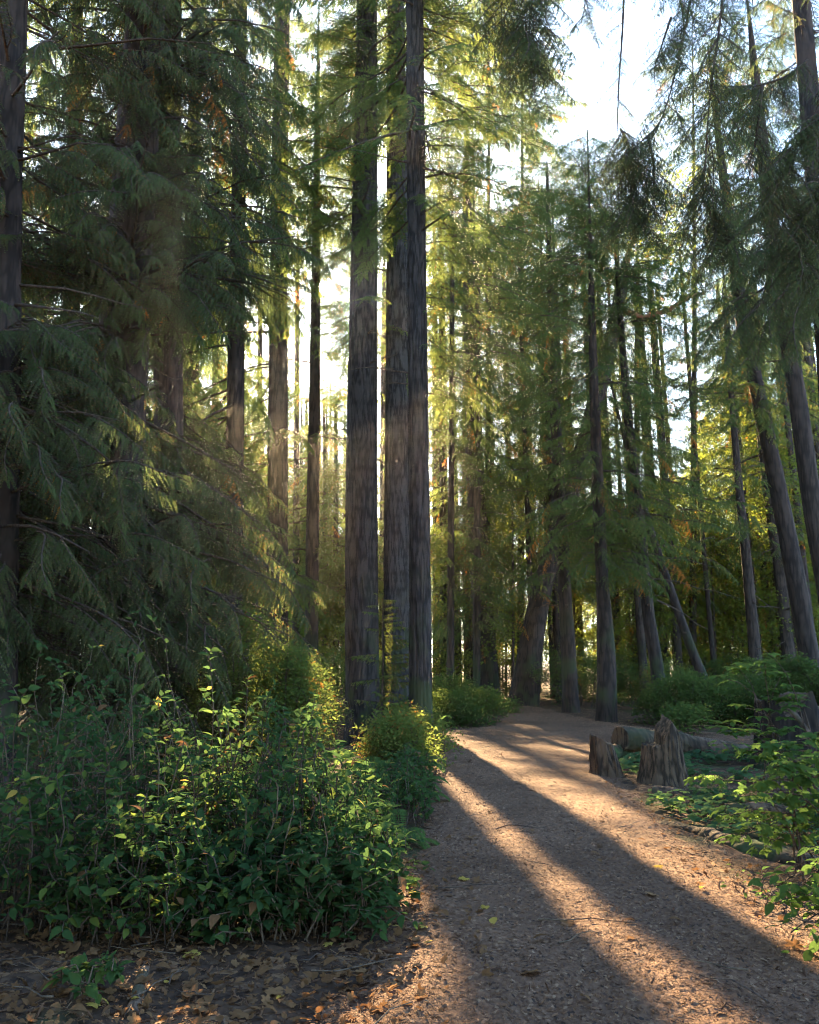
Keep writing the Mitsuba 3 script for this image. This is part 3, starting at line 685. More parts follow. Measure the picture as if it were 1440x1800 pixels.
rw = np.random.default_rng(62)
for i in range(16):                                       # the wood goes on behind and beside the viewpoint
    a = math.radians(112 + 316 * i / 16 * .72) if i < 15 else math.radians(240)
    q = rw.uniform(6, 15)
    x, y = 1.0 + q * math.sin(a), q * math.cos(a) - 1.5
    k = thing('cedar_tree', 'cedar of the wood behind the viewpoint', 'tree', 'cedars behind the viewpoint')
    put('trunk', mikit.ply(tube(np.array([[x, y, -.5], [x, y, 10], [x + .2, y, 22]]), [.38, .28, .05], 12), 'mat_bark_cedar', True), k)
    for j in range(110):
        z = rw.uniform(3.5, 22); az = rw.uniform(0, 6.28); L = rw.uniform(.7, 1.1) * 3.6 * (1.1 - z / 30)
        d = np.array([math.cos(az), math.sin(az), -.2])
        if np.linalg.norm(np.array([x, y, z]) + d * L * .6 - [0, 0, EYE]) < 3.5: continue
        scene[f'{k}__crown__{j + 1:03d}'] = inst(PROTO['far'][1][rw.integers(3)], frame(np.array([x, y, z]), d, np.array([0, 0, 1.]) + rw.normal(0, .15, 3), L / 3))
    labels[k + '__crown__foliage'] = {'kind': 'stuff'}; labels[k + '__crown__twig'] = {'kind': 'stuff'}


# ------------------------------------------------------------------ shrubs of the understorey
def bush(name, label, cat, spots, kind, group_=None, seed=0, dead=0, carve=True):
    """spots: (x, y, width radius, height, clumps)"""
    rng = np.random.default_rng(3000 + seed)
    k = thing(name, label, cat, group_)
    n = 0
    stems = []
    for (x, y, r, h, m) in spots:
        z0 = float(gz(x, y))
        for i in range(m):
            a = rng.uniform(0, 6.28); q = r * rng.random() ** .55
            top = h * math.sqrt(max(.05, 1 - (q / r) ** 2 * .8))
            z = top * (1 - .85 * rng.random() ** 1.6)
            p = np.array([x + q * math.cos(a), y + q * math.sin(a), z0 + z])
            if path_dist(p[:1], p[1:2])[0] > .2 and z < .35: continue
            if carve and shades(p, .2, rng) and rng.random() < .6: continue
            n += 1
            scene[f'{k}__foliage__{n:03d}'] = inst(PROTO[kind][1][rng.integers(3)], frame(p, np.array([math.cos(a), math.sin(a), -.1]), np.array([0, 0, 1.]) + rng.normal(0, .2, 3), rng.uniform(.55, 1.0)))
            if dead and rng.random() < dead:
                scene[f'{k}__dead_leaves__{n:03d}'] = inst(DEAD, frame(p + [0, 0, .1], np.array([math.cos(a), math.sin(a), -.1]), np.array([0, 0, 1.]), rng.uniform(.3, .6)))
                labels[f'{k}__dead_leaves'] = {'kind': 'stuff'}
            if i % 4 == 0:
                b0 = np.array([x + q * .4 * math.cos(a), y + q * .4 * math.sin(a), z0 - .1])
                stems.append(tube(np.array([b0, (b0 + p) / 2 + [0, 0, .1 * h], p]), [.014, .010, .004], 4))
    labels[f'{k}__foliage__foliage'] = {'kind': 'stuff'}; labels[f'{k}__foliage__twig'] = {'kind': 'stuff'}
    if stems:
        put('stems', mikit.ply(join(stems), 'mat_twig', True), k); stuff(k + '__stems')
    return k


bush('shrub', 'grey green shrub at the left bend of the path below the tall trunks', 'shrub', [(.75, 21.5, 1.0, .75, 60), (1.9, 22.6, 1.0, .8, 60), (1.1, 25.5, 1.4, 1.2, 60), (2.6, 26.5, .8, .5, 24)], 'shrub', seed=1)
bush('huckleberry_bush', 'golden lit huckleberry bush left of the darkest tall trunk', 'shrub', [(at(500, 1200, 13)[0], 13, .55, 1.9, 56), (at(430, 1200, 14)[0], 14, 1.0, 2.3, 70), (at(535, 1250, 15.5)[0], 15.5, .4, 1.5, 30)], 'huckleberry', seed=2, dead=.1)
bush('huckleberry_bush', 'second huckleberry bush, farther back under the bright gap', 'shrub', [(-4.3, 21, 1.6, 2.2, 80), (-2.6, 20, 1.2, 2.0, 60), (-6.5, 22, 1.6, 2.0, 60)], 'huckleberry', seed=3, dead=.08)
bush('shrub', 'sunlit shrub at the right foot of the darkest tall trunk', 'shrub', [(at(722, 1310, 17)[0], 17, .3, .5, 26), (at(725, 1330, 14.5)[0], 14.5, .55, .7, 34), (at(700, 1350, 12.5)[0], 12.5, .55, .65, 34)], 'huckleberry', seed=4)
rv = np.random.default_rng(61)
for i in range(40):
    if i < 26: x, y = rv.uniform(3, 17), rv.uniform(23, 38)
    else: x, y = rv.uniform(-16, 3.0), rv.uniform(27, 42)
    if path_dist(np.array([x]), np.array([y]))[0] > -1.0 or (x < 3.2 and y < 34 and x > -.5): continue
    bush('undergrowth', 'bushy undergrowth between the far trunks', 'shrub', [(x, y, rv.uniform(1.0, 1.9), rv.uniform(1.0, 2.4), 46)], 'shrub' if rv.random() < .6 else 'huckleberry', 'undergrowth between the far trunks', 10 + i, .04)
for (x, y, r, h, lab) in [(7.2, 21.6, 1.2, 1.2, 'low leafy shrub behind the log, left of the black leaning trunk'), (9.6, 20.8, 1.3, 1.5, 'leafy shrub behind the log under the black leaning trunk'), (5.9, 18.4, .7, .55, 'small sunlit shrub at the far edge of the path behind the log'),
                          (10.2, 14.4, 1.3, 1.7, 'dense shrub behind the rotten stump on the right'), (12.5, 17, 1.6, 2.4, 'dense shrub at the right edge below the leaning trunks')]:
    bush('shrub', lab, 'shrub', [(x, y, r, h, int(46 * r * r) + 20)], 'shrub', seed=int(x * 10))

# ------------------------------------------------------------------ single leaves
def leaf_mesh(outline_half, mid, fold=.18, curl=.15):
    """Leaf of unit length along +x from a half outline [(x, y)...]."""
    h = np.array(outline_half)
    xs = h[:, 0]
    z = lambda x: curl * (x - x ** 2 * 1.3)
    m = np.stack([xs, 0 * xs, z(xs)], 1)
    l = np.stack([xs, h[:, 1], z(xs) + h[:, 1] * fold], 1)
    r = l * [1, -1, 1]
    n = len(xs)
    v = np.vstack([m, l, r])
    f = []
    for i in range(n - 1):
        f += [[i, i + 1, n + i + 1], [i, n + i + 1, n + i], [i, 2 * n + i + 1, i + 1], [i, 2 * n + i, 2 * n + i + 1]]
    return v, np.array(f)


def lobed_mesh(radii, spread=2.5, curl=.12, seed=0):
    n = len(radii)
    a = np.linspace(-spread, spread, n)
    r = np.array(radii)
    v = np.stack([.42 + r * np.cos(a), r * np.sin(a), -curl * r ** 2 + .04 * np.sin(a * 5)], 1)
    v = np.vstack([[[.42, 0, .04]], [[.0, 0, 0]], v])
    f = [[0, 2 + i, 3 + i] for i in range(n - 1)] + [[0, n + 1, 1], [0, 1, 2]]
    return v, np.array(f)


def leaf_group(name, vf, mat, u):
    v, f = vf
    scene[name] = {'type': 'shapegroup', 'leaf': mikit.ply((v, f), mat, True, uv=np.stack([np.full(len(v), u), np.clip(v[:, 0], 0, 1)], 1))}
    return name


OV = [(0, .015), (.10, .17), (.28, .285), (.5, .27), (.75, .15), (1, .0)]
SAL = [leaf_group(f'g_salal_{i}', leaf_mesh([(x, y * (1 + .1 * math.sin(i * 2 + j))) for j, (x, y) in enumerate(OV)], 0, .12 + .08 * (i % 3), .10 + .09 * (i % 4)), 'mat_salal', u) for i, u in enumerate((.05, .3, .5, .7, .99))]
SAL_Y = leaf_group('g_salal_yellow', leaf_mesh(OV, 0, .2, .25), 'mat_yellow', .4)
SAL_B = leaf_group('g_salal_brown', leaf_mesh(OV, 0, .3, .35), 'mat_brown_leaf', .4)
MAP = [.42, .36, .50, .40, .36, .58, .66, .55, .42, .60, .80, .60, .42, .55, .66, .58, .36, .40, .50, .36, .42]
LOB = [leaf_group(f'g_lobed_{i}', lobed_mesh(np.array(MAP) * (1 + .06 * np.sin(np.arange(21) * (i + 1))), 2.6, .15 + .15 * i), 'mat_lobed', u) for i, u in enumerate((.1, .4, .65, .9))]
OVL = [leaf_group(f'g_oval_{i}', leaf_mesh([(0, .01), (.15, .16), (.4, .25), (.65, .22), (.85, .12), (1, 0)], 0, .15, .15 + .1 * i), 'mat_lobed', u) for i, u in enumerate((.2, .5, .8))]
IVY = [leaf_group(f'g_ivy_{i}', lobed_mesh([.34, .42, .34, .48, .36, .42, .62, .42, .36, .48, .34, .42, .34], 2.5, .2 + .1 * i), 'mat_ivy', u) for i, u in enumerate((.2, .5, .9))]


def plant(name, label, cat, leaves, stems, wood='mat_twig', parts=300, group_=None, r=.006):
    """leaves: list of (group, 4x4). The nearest ones are parts, the rest one stuff part."""
    k = thing(name, label, cat, group_)
    d = [np.linalg.norm(m[:3, 3] - [0, 0, EYE]) for _, m in leaves]
    order = np.argsort(d)
    for c, i in enumerate(order):
        g, m = leaves[i]
        if c < parts: put('leaf', inst(g, m), k)
        else: scene[f'{k}__foliage__{c:04d}'] = inst(g, m)
    if len(leaves) > parts: stuff(f'{k}__foliage')
    if stems:
        put('stems', mikit.ply(join(stems), wood, True), k); stuff(k + '__stems')
    return k


def salal(label, mounds, seed, size=.080, parts=300, mixin=.035, bare=.12):
    rng = np.random.default_rng(seed)
    lv, st = [], []
    for (cx, cy, rx, ry, h, n) in mounds:
        for i in range(n):
            a = rng.uniform(0, 2 * np.pi); q = rng.random() ** .5
            b = np.array([cx + rx * .75 * q * math.cos(a), cy + ry * .75 * q * math.sin(a), 0.]); b[2] = gz(b[0], b[1]) - .03
            el = math.asin(rng.uniform(.12, 1.0)); a2 = a + rng.normal(0, .6)
            reach = rng.uniform(.72, 1.05) if rng.random() < .88 else rng.uniform(1.05, 1.32)
            tip = np.array([cx + rx * reach * math.cos(el) * math.cos(a2), cy + ry * reach * math.cos(el) * math.sin(a2), float(gz(cx, cy)) + h * reach * math.sin(el)])
            if path_dist(tip[:1], tip[1:2])[0] > .25: continue
            ctl = np.array([b[0] * .65 + tip[0] * .35, b[1] * .65 + tip[1] * .35, tip[2] * .95 + .12])
            s_ = np.linspace(0, 1, 7)[:, None]
            P = b * (1 - s_) ** 2 + ctl * 2 * s_ * (1 - s_) + tip * s_ ** 2
            P[1:-1] += rng.normal(0, .03, (5, 3))
            st.append(tube(P, np.linspace(.006, .0022, 7), 4))
            m = rng.integers(11, 19)
            for j in range(m):
                f = 1 - (1 - bare) * (j / m) - rng.random() * .03
                c = P[min(int(f * 6), 5)] + (P[min(int(f * 6), 5) + 1] - P[min(int(f * 6), 5)]) * (f * 6 - min(int(f * 6), 5))
                tg = P[min(int(f * 6), 5) + 1] - P[min(int(f * 6), 5)]; tg /= np.linalg.norm(tg)
                sd = np.cross(tg, [0, 0, 1.]); sd /= np.linalg.norm(sd) + 1e-6
                d = tg * .55 + sd * (1 if j % 2 else -1) * rng.uniform(.5, 1.0) + np.array([0, 0, rng.normal(-.08, .28)]) + rng.normal(0, .15, 3)
                up = np.array([0, 0, 1.]) + rng.normal(0, .35, 3)
                u = rng.random()
                g = SAL_Y if u < mixin * .4 else SAL_B if u < mixin else SAL[rng.integers(5)]
                lv.append((g, frame(c, d, up, size * rng.uniform(.5, 1.3))))
    return plant('salal_bush', label, 'bush', lv, st, 'mat_dry_stem' if seed % 2 else 'mat_twig', parts)


salal('glossy salal bush at the left edge, its top leaves against the dark cedar', [(-2.45, 6.5, 1.1, 1.0, 1.55, 170), (-1.75, 6.2, .8, .8, 1.28, 100), (-3.4, 7.4, 1.2, 1.0, 1.6, 70)], 401)
salal('glossy salal bush in the middle, sunlit on its right side', [(-.95, 6.3, .72, .9, 1.22, 170), (-.55, 6.8, .5, .8, .86, 90), (-1.4, 7.6, .7, .8, 1.38, 80)], 402)
salal('low end of the salal hedge beside the lit patch of path', [(-.35, 5.75, .42, .6, .62, 90), (-.75, 5.45, .55, .5, .72, 80)], 403)
salal('dark low salal growth at the foot of the hedge on the left', [(-1.6, 5.25, .8, .5, .72, 120), (-2.4, 5.4, .7, .5, .85, 80)], 404)
salal('salal spilling onto the litter at the near right corner of the hedge', [(-.5, 5.2, .5, .32, .42, 70), (-1.0, 5.15, .5, .3, .36, 50)], 407)
salal('small salal sprig alone in the leaf litter at bottom left', [(-1.52, 4.25, .2, .16, .16, 7)], 405, size=.075, bare=.3)
salal('salal growth running along the path edge below the tall trunks', [(-.1, 8.6, .35, .7, .55, 60), (.0, 10.3, .36, .9, .5, 60)], 406, size=.07)


def lobed_plant(label, stems_def, seed, groups, size, name='shrub', cat='shrub', parts=300, whorl=0):
    """stems_def: (base xyz or None, [waypoints], n leaves)"""
    rng = np.random.default_rng(seed)
    lv, st = [], []
    for pts, n in stems_def:
        W = np.array(pts); ii = np.arange(len(W)); tt = np.linspace(0, len(W) - 1, 10)
        P = np.stack([PchipInterpolator(ii, W[:, q])(tt) for q in range(3)], 1)
        P[1:-1] += rng.normal(0, .008, (8, 3))
        st.append(tube(P, np.linspace(.008, .003, 10), 5))
        for j in range(n):
            f = (1 - .75 * rng.random() ** 1.3) * 8.99
            c = P[int(f)] + (P[int(f) + 1] - P[int(f)]) * (f - int(f))
            a = rng.uniform(0, 2 * np.pi)
            off = np.array([math.cos(a), math.sin(a), rng.uniform(-.1, .35)]) * rng.uniform(.03, .16)
            st.append(tube(np.array([c, c + off * .6 + [0, 0, .02], c + off]), [.0025, .002, .0015], 3))
            if whorl:
                for w in range(whorl):
                    aa = a + w * 2 * np.pi / whorl
                    lv.append((groups[rng.integers(len(groups))], frame(c + off, np.array([math.cos(aa), math.sin(aa), rng.normal(-.15, .1)]), np.array([0, 0, 1.]) + rng.normal(0, .15, 3), size * rng.uniform(.7, 1.15))))
            else:
                lv.append((groups[rng.integers(len(groups))], frame(c + off, np.array([math.cos(a), math.sin(a), rng.normal(-.3, .2)]), np.array([0, 0, 1.]) + rng.normal(0, .35, 3), size * rng.uniform(.6, 1.2))))
    return plant(name, label, cat, lv, st, parts=parts)


def stems_between(rng, bx, by, r, targets, D, n, jitter=.2):
    out = []
    for t in targets:
        p = at(*t, D + rng.normal(0, jitter))
        b = np.array([bx + rng.normal(0, r), by + rng.normal(0, r), 0]); b[2] = gz(b[0], b[1]) - .05
        m = b * .45 + p * .55; m[2] = p[2] * .8 + .12
        out.append(([b, m, p], n))
    return out


rl = np.random.default_rng(71)
lobed_plant('bright green shrub with lobed leaves at the right edge above the mossy log', stems_between(rl, 3.4, 6.9, .25, [(1330, 1450), (1290, 1480), (1390, 1400), (1430, 1370), (1360, 1350), (1300, 1400), (1420, 1460), (1450, 1420), (1340, 1500), (1400, 1340), (1460, 1330), (1270, 1440), (1310, 1370), (1240, 1370)], 6.7, 26), 501, LOB, .085)
lobed_plant('leafy shrub with oval leaves at the right edge beside the near path', stems_between(rl, 2.75, 5.0, .12, [(1400, 1560), (1360, 1590), (1430, 1530), (1440, 1600), (1390, 1640), (1420, 1680), (1450, 1500), (1350, 1560), (1470, 1640)], 4.9, 36), 502, OVL, .085)
lobed_plant('tall thin shrub with whorled leaves in front of the trunks on the right', stems_between(rl, 4.6, 10.2, .25, [(1290, 1170), (1330, 1140), (1340, 1160), (1260, 1190), (1390, 1180), (1240, 1270), (1215, 1275), (1290, 1290), (1365, 1285), (1310, 1245), (1380, 1225)], 10.0, 5, .3), 503, OVL, .15, whorl=6)
lobed_plant('shrub with pale hanging leaves in front of the rotten stump', stems_between(rl, 5.0, 9.2, .3, [(1400, 1300), (1350, 1310), (1440, 1290), (1320, 1330), (1290, 1320), (1420, 1350), (1370, 1360), (1250, 1310)], 9.2, 18, .3), 504, LOB, .13)
lobed_plant('low lobed plants along the near edge of the logs', [([np.array([x, y, gz(x, y) - .03]), np.array([x + dx * .5, y, gz(x, y) + .1]), np.array([x + dx, y - .05, gz(x, y) + h])], 7) for x, y, dx, h in
             [(3.0 + .25 * i + rl.normal(0, .1), 9.4 - .27 * i + rl.normal(0, .15), rl.normal(0, .1), rl.uniform(.12, .3)) for i in range(12)]], 505, LOB, .07, 'ground_plant', 'plant')
lobed_plant('tuft of small green plants on the bare edge of the path at right', [([np.array([x, y, gz(x, y) - .02]), np.array([x + .02, y, gz(x, y) + .06]), np.array([x + dx, y, gz(x, y) + h])], 6) for x, y, dx, h in
             [(2.35 + .02 * i + rl.normal(0, .1), 6.3 - .1 * i + rl.normal(0, .1), rl.normal(0, .07), rl.uniform(.06, .13)) for i in range(8)]], 506, OVL, .045, 'ground_plant', 'plant')

ri = np.random.default_rng(72)
k = thing('ivy_patch', 'dark green ground cover spreading around the two stumps', 'ground cover'); labels[k]['kind'] = 'stuff'
BED = shapely.Polygon([(2.6, 9.2), (3.0, 12.4), (3.5, 13.8), (5.4, 14.6), (7.5, 14.2), (6.2, 9.5), (4.2, 7.6), (3.1, 8.0)])
for i in range(6500):
    x, y = ri.uniform(2.4, 7.6), ri.uniform(7.4, 14.8)
    if not shapely.contains_xy(BED, x, y) or meshkit.noise(np.array([x * 1.3, y * 1.3, .5]), 4) < .44: continue
    a = ri.uniform(0, 6.28)
    scene[f'{k}__{i + 1:04d}'] = inst(IVY[i % 3], frame(np.array([x, y, gz(x, y) + ri.uniform(.03, .16)]), np.array([math.cos(a), math.sin(a), ri.normal(-.1, .2)]), np.array([0, 0, 1.]) + ri.normal(0, .3, 3), ri.uniform(.07, .14)))


# ------------------------------------------------------------------ ferns and the cedar sapling
def fern_frond(seed, n=26):
    rng = np.random.default_rng(seed)
    s = np.linspace(.1, 1, n)
    x = np.sin(s * 1.35) * .72; z = .62 * s - .58 * s ** 2.3
    P = np.stack([x, 0 * s, z], 1)
    tan = np.gradient(P, axis=0); tan /= np.linalg.norm(tan, axis=1, keepdims=True)
    ll = .14 * np.sin(np.clip(s * .93 + .07, 0, 1) * np.pi) ** .6 + .01
    B, Dn, N, l, w = [], [], [], [], []
    for sg in (1, -1):
        d = tan * .35 + np.array([0, sg, 0.]) + np.array([0, 0, -.15])
        d /= np.linalg.norm(d, axis=1, keepdims=True)
        nn = np.cross(tan, np.broadcast_to([0, 1., 0], tan.shape)) * -1
        B.append(P); Dn.append(d); N.append(-nn); l.append(ll); w.append(np.full(n, .026))
    v, f, uv = leaflets(*[np.concatenate(q) for q in (B, Dn, N, l, w)], rng)
    uv[:, 0] = rng.random()
    rib = tube(np.vstack([[[0, 0, 0]], P[::5]]), np.linspace(.006, .002, len(P[::5]) + 1), 4)
    rv_, rf = rib
    V = np.vstack([v, rv_]); Fc = np.vstack([f, rf + len(v)])
    UV = np.vstack([uv, np.tile([.5, .5], (len(rv_), 1))])
    return V, Fc, UV


FERN = []
for i in range(3):
    V, Fc, UV = fern_frond(600 + i)
    scene[f'g_fern_{i}'] = {'type': 'shapegroup', 'frond': mikit.ply((V, Fc), 'mat_fern', False, uv=UV)}
    FERN.append(f'g_fern_{i}')
rf_ = np.random.default_rng(73)
for (x, y, sc_, n, lab) in [(.02, 12.0, .75, 14, 'sword fern at the path edge below the lit shrub'), (-.15, 9.6, .8, 14, 'sword fern beside the path where the light stripe begins'), (-.1, 7.6, .6, 12, 'sword fern drooping at the right end of the salal hedge'),
                            (-.55, 11.2, .9, 14, 'large fern in the shade left of the path'), (-.35, 15.2, .9, 14, 'sunlit fern at the foot of the darkest tall trunk'), (.35, 15.8, .6, 12, 'small fern at the left edge of the path near the bend'),
                            (.55, 19.6, .7, 12, 'fern in the shade before the grey green shrub'), (3.75, 10.6, .5, 10, 'small fern in the ground cover before the jagged stump'), (-1.1, 9.3, 1.0, 12, 'fern half hidden behind the salal hedge')]:
    k = thing('fern', lab, 'fern')
    for i in range(n):
        a = i * 2 * np.pi / n + rf_.normal(0, .15)
        m = T().translate([x, y, float(gz(x, y)) + .01]).rotate([0, 0, 1], math.degrees(a)).rotate([0, 1, 0], float(rf_.normal(-8, 12))).scale(sc_ * rf_.uniform(.75, 1.15))
        put('frond', {'type': 'instance', 'g': {'type': 'ref', 'id': FERN[i % 3]}, 'to_world': m}, k)

FLAT = group('g_tier', bough(1.0, 16, .34, 9, .075, .026, .08, .3, 610, .08, .1, .5), 'mat_huckleberry')
k = thing('cedar_sapling', 'young cedar with lit flat sprays in front of the three tall trunks', 'tree')
bz = at(668, 1300, 20.5); bz[2] = gz(bz[0], bz[1])
tip = at(672, 1040, 20.5)
put('trunk', mikit.ply(tube(np.array([bz - [0, 0, .2], (bz + tip) / 2 + [.05, 0, 0], tip]), [.035, .022, .006], 7), 'mat_twig', True), k)
rc = np.random.default_rng(74)
for i in range(46):
    f = .12 + .86 * i / 46
    c = bz + (tip - bz) * f
    a = rc.normal(0, .55) if i % 3 else rc.uniform(0, 6.28)
    scene[f'{k}__crown__{i + 1:03d}'] = inst(FLAT, frame(c, np.array([math.cos(a), math.sin(a), rc.normal(.08, .1)]), np.array([0, 0, 1.]) + rc.normal(0, .1, 3), (1.15 - .75 * f) * rc.uniform(.75, 1.1)))
labels[k + '__crown__foliage'] = {'kind': 'stuff'}; labels[k + '__crown__twig'] = {'kind': 'stuff'}


# ------------------------------------------------------------------ stumps and logs
def stump(label, c, r, hfun, seed, sides=96, rings=34, lean=(0, 0), flare=.25, mat='mat_old_wood', taper=.15, jag=.05):
    k = thing('tree_stump', label, 'stump')
    th = np.arange(sides + 1) * 2 * np.pi / sides
    z0 = float(gz(c[0], c[1])) - .12
    rim = lambda t: r * (1 + .12 * (meshkit.noise(np.stack([np.cos(t) * 1.7, np.sin(t) * 1.7, 0 * t], -1), seed) - .5) * 2)
    top = hfun(rim(th) * np.cos(th), rim(th) * np.sin(th)) + jag * 2 * (meshkit.fbm(np.stack([np.cos(th) * 7, np.sin(th) * 7, 0 * th], -1), 3, seed + 5) - .5)
    s_ = np.linspace(0, 1, rings)
    S, Th = np.meshgrid(s_, th, indexing='ij')
    Z = z0 + S * (top[None] - z0)
    p = np.stack([np.cos(Th) * 5, np.sin(Th) * 5, Z * 1.2], -1)
    R = rim(Th) * (1 + flare * np.exp(-(Z - z0) / .2)) * (1 - taper * S) + .06 * (meshkit.fbm(p, 3, seed) - .5) + .035 * (meshkit.noise(p * [2.2, 2.2, .5], seed + 1) - .5)
    v = np.stack([c[0] + R * np.cos(Th) + lean[0] * (Z - z0), c[1] + R * np.sin(Th) + lean[1] * (Z - z0), Z], -1)
    v[:, -1] = v[:, 0]
    m = sides + 1
    i, j = np.meshgrid(np.arange(rings - 1), np.arange(sides), indexing='ij')
    q = np.stack([i * m + j, i * m + j + 1, (i + 1) * m + j + 1, (i + 1) * m + j], -1).reshape(-1, 4)
    put('body', mikit.ply((v.reshape(-1, 3), q), mat, 40), k)
    rr_ = np.linspace(1, 0, 14)
    edge = v[-1]
    cc = edge[:-1].mean(0)
    RR, _ = np.meshgrid(rr_, th, indexing='ij')
    X = cc[0] + (edge[None, :, 0] - cc[0]) * RR; Y = cc[1] + (edge[None, :, 1] - cc[1]) * RR
    lz = hfun(X - c[0] - lean[0] * (cc[2] - z0), Y - c[1] - lean[1] * (cc[2] - z0)) + .03 * (meshkit.noise(np.stack([X * 40, Y * 40, 0 * X], -1), seed + 7) - .5)
    wgt = np.clip((1 - RR) * 6, 0, 1)
    Zt = edge[None, :, 2] * (1 - wgt) + lz * wgt
    i, j = np.meshgrid(np.arange(13), np.arange(sides), indexing='ij')
    q = np.stack([i * m + j, i * m + j + 1, (i + 1) * m + j + 1, (i + 1) * m + j], -1).reshape(-1, 4)
    put('broken_top', mikit.ply((np.stack([X, Y, Zt], -1).reshape(-1, 3), q), 'mat_old_wood', 40), k)
    return k


c1 = on_ground(1070, 1362)
stump('low stump with a slanting cut top at the right edge of the path', c1, .225, lambda x, y: .47 - .35 * x, 1, lean=(-.13, 0), taper=.33, flare=.15, jag=.04)
c2 = on_ground(1166, 1372)
stump('jagged split stump with a tall pointed right half', c2, .30, lambda x, y: np.where(x > -.02, .80 - 1.5 * np.abs(x - .12) + .15 * y, .47 + .1 * x), 2, lean=(.0, 0), flare=.3, taper=.2, jag=.09)
c3 = on_ground(1396, 1330)
stump('dark rotten stump behind the bushes at the right edge', at(1392, 1320, 13.2) * [1, 1, 0], .55, lambda x, y: .92 + .15 * np.sin(x * 9) + .1 * x, 3, flare=.3, mat='mat_rotten', jag=.12)


def log(label, pts, radii, mat, seed, cut=True, name='log', sides=28):
    k = thing(name, label, 'log')
    W = np.array(pts); ii = np.arange(len(W)); tt = np.linspace(0, len(W) - 1, 60)
    P = np.stack([PchipInterpolator(ii, W[:, q])(tt) for q in range(3)], 1)
    R = np.interp(tt, ii, radii)
    v, f = tube(P, R, sides)
    nv = len(P) * sides
    n = np.repeat(P, sides, 0) - v[:nv]
    p = v[:nv]
    v[:nv] += n * (.45 * (meshkit.fbm(p * 5, 3, seed) - .5) + .2 * (meshkit.noise(p * 22, seed) - .5))[:, None]
    put('bark', mikit.ply((v, f[:-2 * sides]), mat, True), k)
    for e, q in ((0, 1), (-1, -2)):
        d = P[e] - P[q]; d /= np.linalg.norm(d)
        ring = v[:sides] if e == 0 else v[nv - sides:nv]
        cen = ring.mean(0) - d * R[e] * .06
        vv = np.vstack([ring, ring * .5 + cen * .5 + d * R[e] * .02, [cen]])
        ff = []
        for i in range(sides):
            j = (i + 1) % sides
            ff += [[i, j, sides + j], [i, sides + j, sides + i], [sides + i, sides + j, 2 * sides]]
        put('cut_end', mikit.ply((vv, np.array(ff)), 'mat_old_wood', False), k)
    return k


log('fallen log with a dark cut end behind the two stumps', [at(1090, 1299, 13.9), at(1180, 1306, 14.4), at(1310, 1325, 14.9), at(1420, 1335, 15.4)], [.19, .18, .16, .14], 'mat_log', 1)
log('short log lying behind the slanting stump, end on', [at(1050, 1336, 13.2), at(1098, 1318, 14.3)], [.15, .15], 'mat_log_moss', 2)
log('smooth orange brown log lying in the ground cover on the right', [at(1274, 1424, 9.4), at(1330, 1423, 9.5), at(1390, 1428, 9.6), at(1470, 1430, 9.8)], [.065, .075, .07, .065], 'mat_log', 3)
log('mossy rotting log along the right edge of the path', [at(1150, 1462, 8.7), at(1210, 1474, 8.4), at(1300, 1500, 7.8), at(1420, 1530, 7.3), at(1520, 1550, 7.0)], [.10, .13, .14, .13, .12], 'mat_log_moss', 4)
log('thin grey branch log leaning against the rotten stump', [at(1390, 1248, 12.4), at(1412, 1275, 12.2), at(1452, 1335, 12.0)], [.035, .035, .04], 'mat_log', 5, name='branch')
log('short weathered block of wood in front of the jagged stump', [at(1150, 1394, 10.7), at(1204, 1398, 10.5)], [.085, .075], 'mat_log', 6, name='wood_block')
log('dark root end sticking out of the litter at the bottom edge', [at(232, 1790, 4.05), at(250, 1720, 4.5), at(262, 1690, 4.8)], [.035, .03, .02], 'mat_log', 7, name='root')

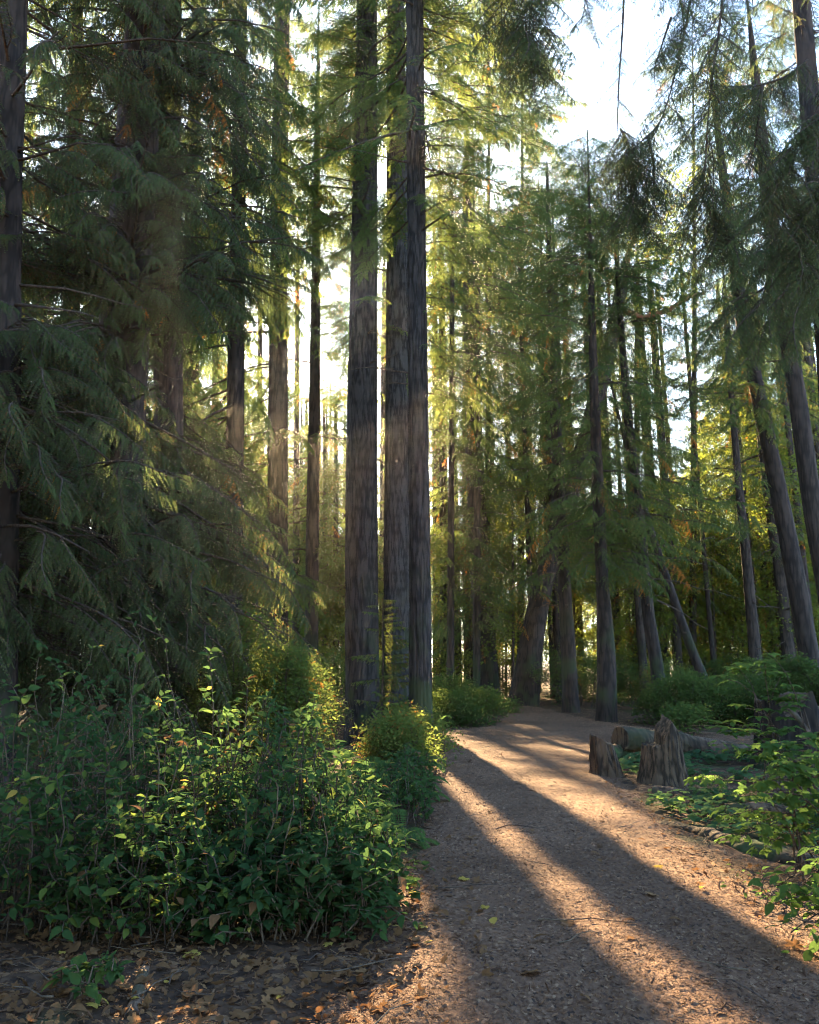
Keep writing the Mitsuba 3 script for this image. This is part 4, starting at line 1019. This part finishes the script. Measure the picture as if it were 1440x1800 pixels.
# ------------------------------------------------------------------ twigs and single fallen leaves
rt = np.random.default_rng(75)
for i in range(46):
    if i < 24: x, y = rt.uniform(-2.6, .1), rt.uniform(3.7, 5.6)
    elif i < 36: x, y = rt.uniform(.3, 2.3), rt.uniform(3.8, 9)
    else: x, y = rt.uniform(2.5, 4.5), rt.uniform(5.5, 9)
    L = rt.uniform(.15, .6); a = rt.uniform(0, 3.14)
    s_ = np.linspace(-.5, .5, 5)
    p = np.stack([x + s_ * L * math.cos(a), y + s_ * L * math.sin(a), s_ * 0], 1); p[:, :2] += rt.normal(0, .012, (5, 2))
    p[:, 2] = np.maximum(gz(p[:, 0], p[:, 1]), path_z(p[:, 0], p[:, 1])) + .012 + np.abs(rt.normal(0, .012, 5))
    kk = put('fallen_twig', mikit.ply(tube(p, np.linspace(.005, .002, 5) * rt.uniform(.6, 1.3), 5), 'mat_dry_stem' if i % 2 else 'mat_twig', True))
    tag(kk, 'thin bare twig lying on the ground near the path', 'twig', 'twigs lying on the ground')
DRY = [leaf_group(f'g_dry_{i}', lobed_mesh(np.array(MAP) * (1 + .1 * np.sin(np.arange(21) * (i + 2))), 2.6, -.3 + .25 * i), m, u) for i, (m, u) in enumerate([('mat_brown_leaf', .2), ('mat_brown_leaf', .9), ('mat_yellow', .5)])]
for i in range(170):
    if i < 125: x, y = rt.uniform(-2.6, .2), rt.uniform(3.7, 5.4)
    else: x, y = rt.uniform(0, 2.8), rt.uniform(3.8, 9)
    a = rt.uniform(0, 6.28)
    yel = rt.random() < .18
    z = float(max(gz(x, y), path_z(np.array([x]), np.array([y]))[0])) + .015
    kk = put('fallen_leaf', inst((DRY[2] if rt.random() < .6 else SAL_Y) if yel else (DRY[rt.integers(2)] if rt.random() < .6 else SAL_B), frame(np.array([x, y, z]), np.array([math.cos(a), math.sin(a), rt.normal(.05, .15)]), np.array([0, 0, 1.]) + rt.normal(0, .25, 3), rt.uniform(.04, .10))))
    tag(kk, 'yellow fallen leaf lying in the litter' if yel else 'dry brown fallen leaf lying in the litter', 'leaf', 'yellow fallen leaves' if yel else 'dry brown fallen leaves')
k = thing('leaf_litter', 'brown curled leaves and bits matted over the soil before the hedge', 'leaf litter'); labels[k]['kind'] = 'stuff'
for i in range(4200):
    x, y = rt.uniform(-3.2, .6), 3.3 * math.exp(rt.random() * math.log(2.2))
    if i % 4 == 0: x, y = rt.uniform(2.2, 5.5), 3.3 * math.exp(rt.random() * math.log(4))
    if path_dist(np.array([x]), np.array([y]))[0] > (.10 if rt.random() < .8 else .5): continue
    a = rt.uniform(0, 6.28)
    z = float(max(gz(x, y), path_z(np.array([x]), np.array([y]))[0])) + .008
    g = DRY[rt.integers(2)] if rt.random() < .4 else SAL_B
    scene[f'{k}__{i + 1:04d}'] = inst(g, frame(np.array([x, y, z]), np.array([math.cos(a), math.sin(a), rt.normal(.1, .3)]), np.array([0, 0, 1.]) + rt.normal(0, .5, 3), rt.uniform(.02, .06)))
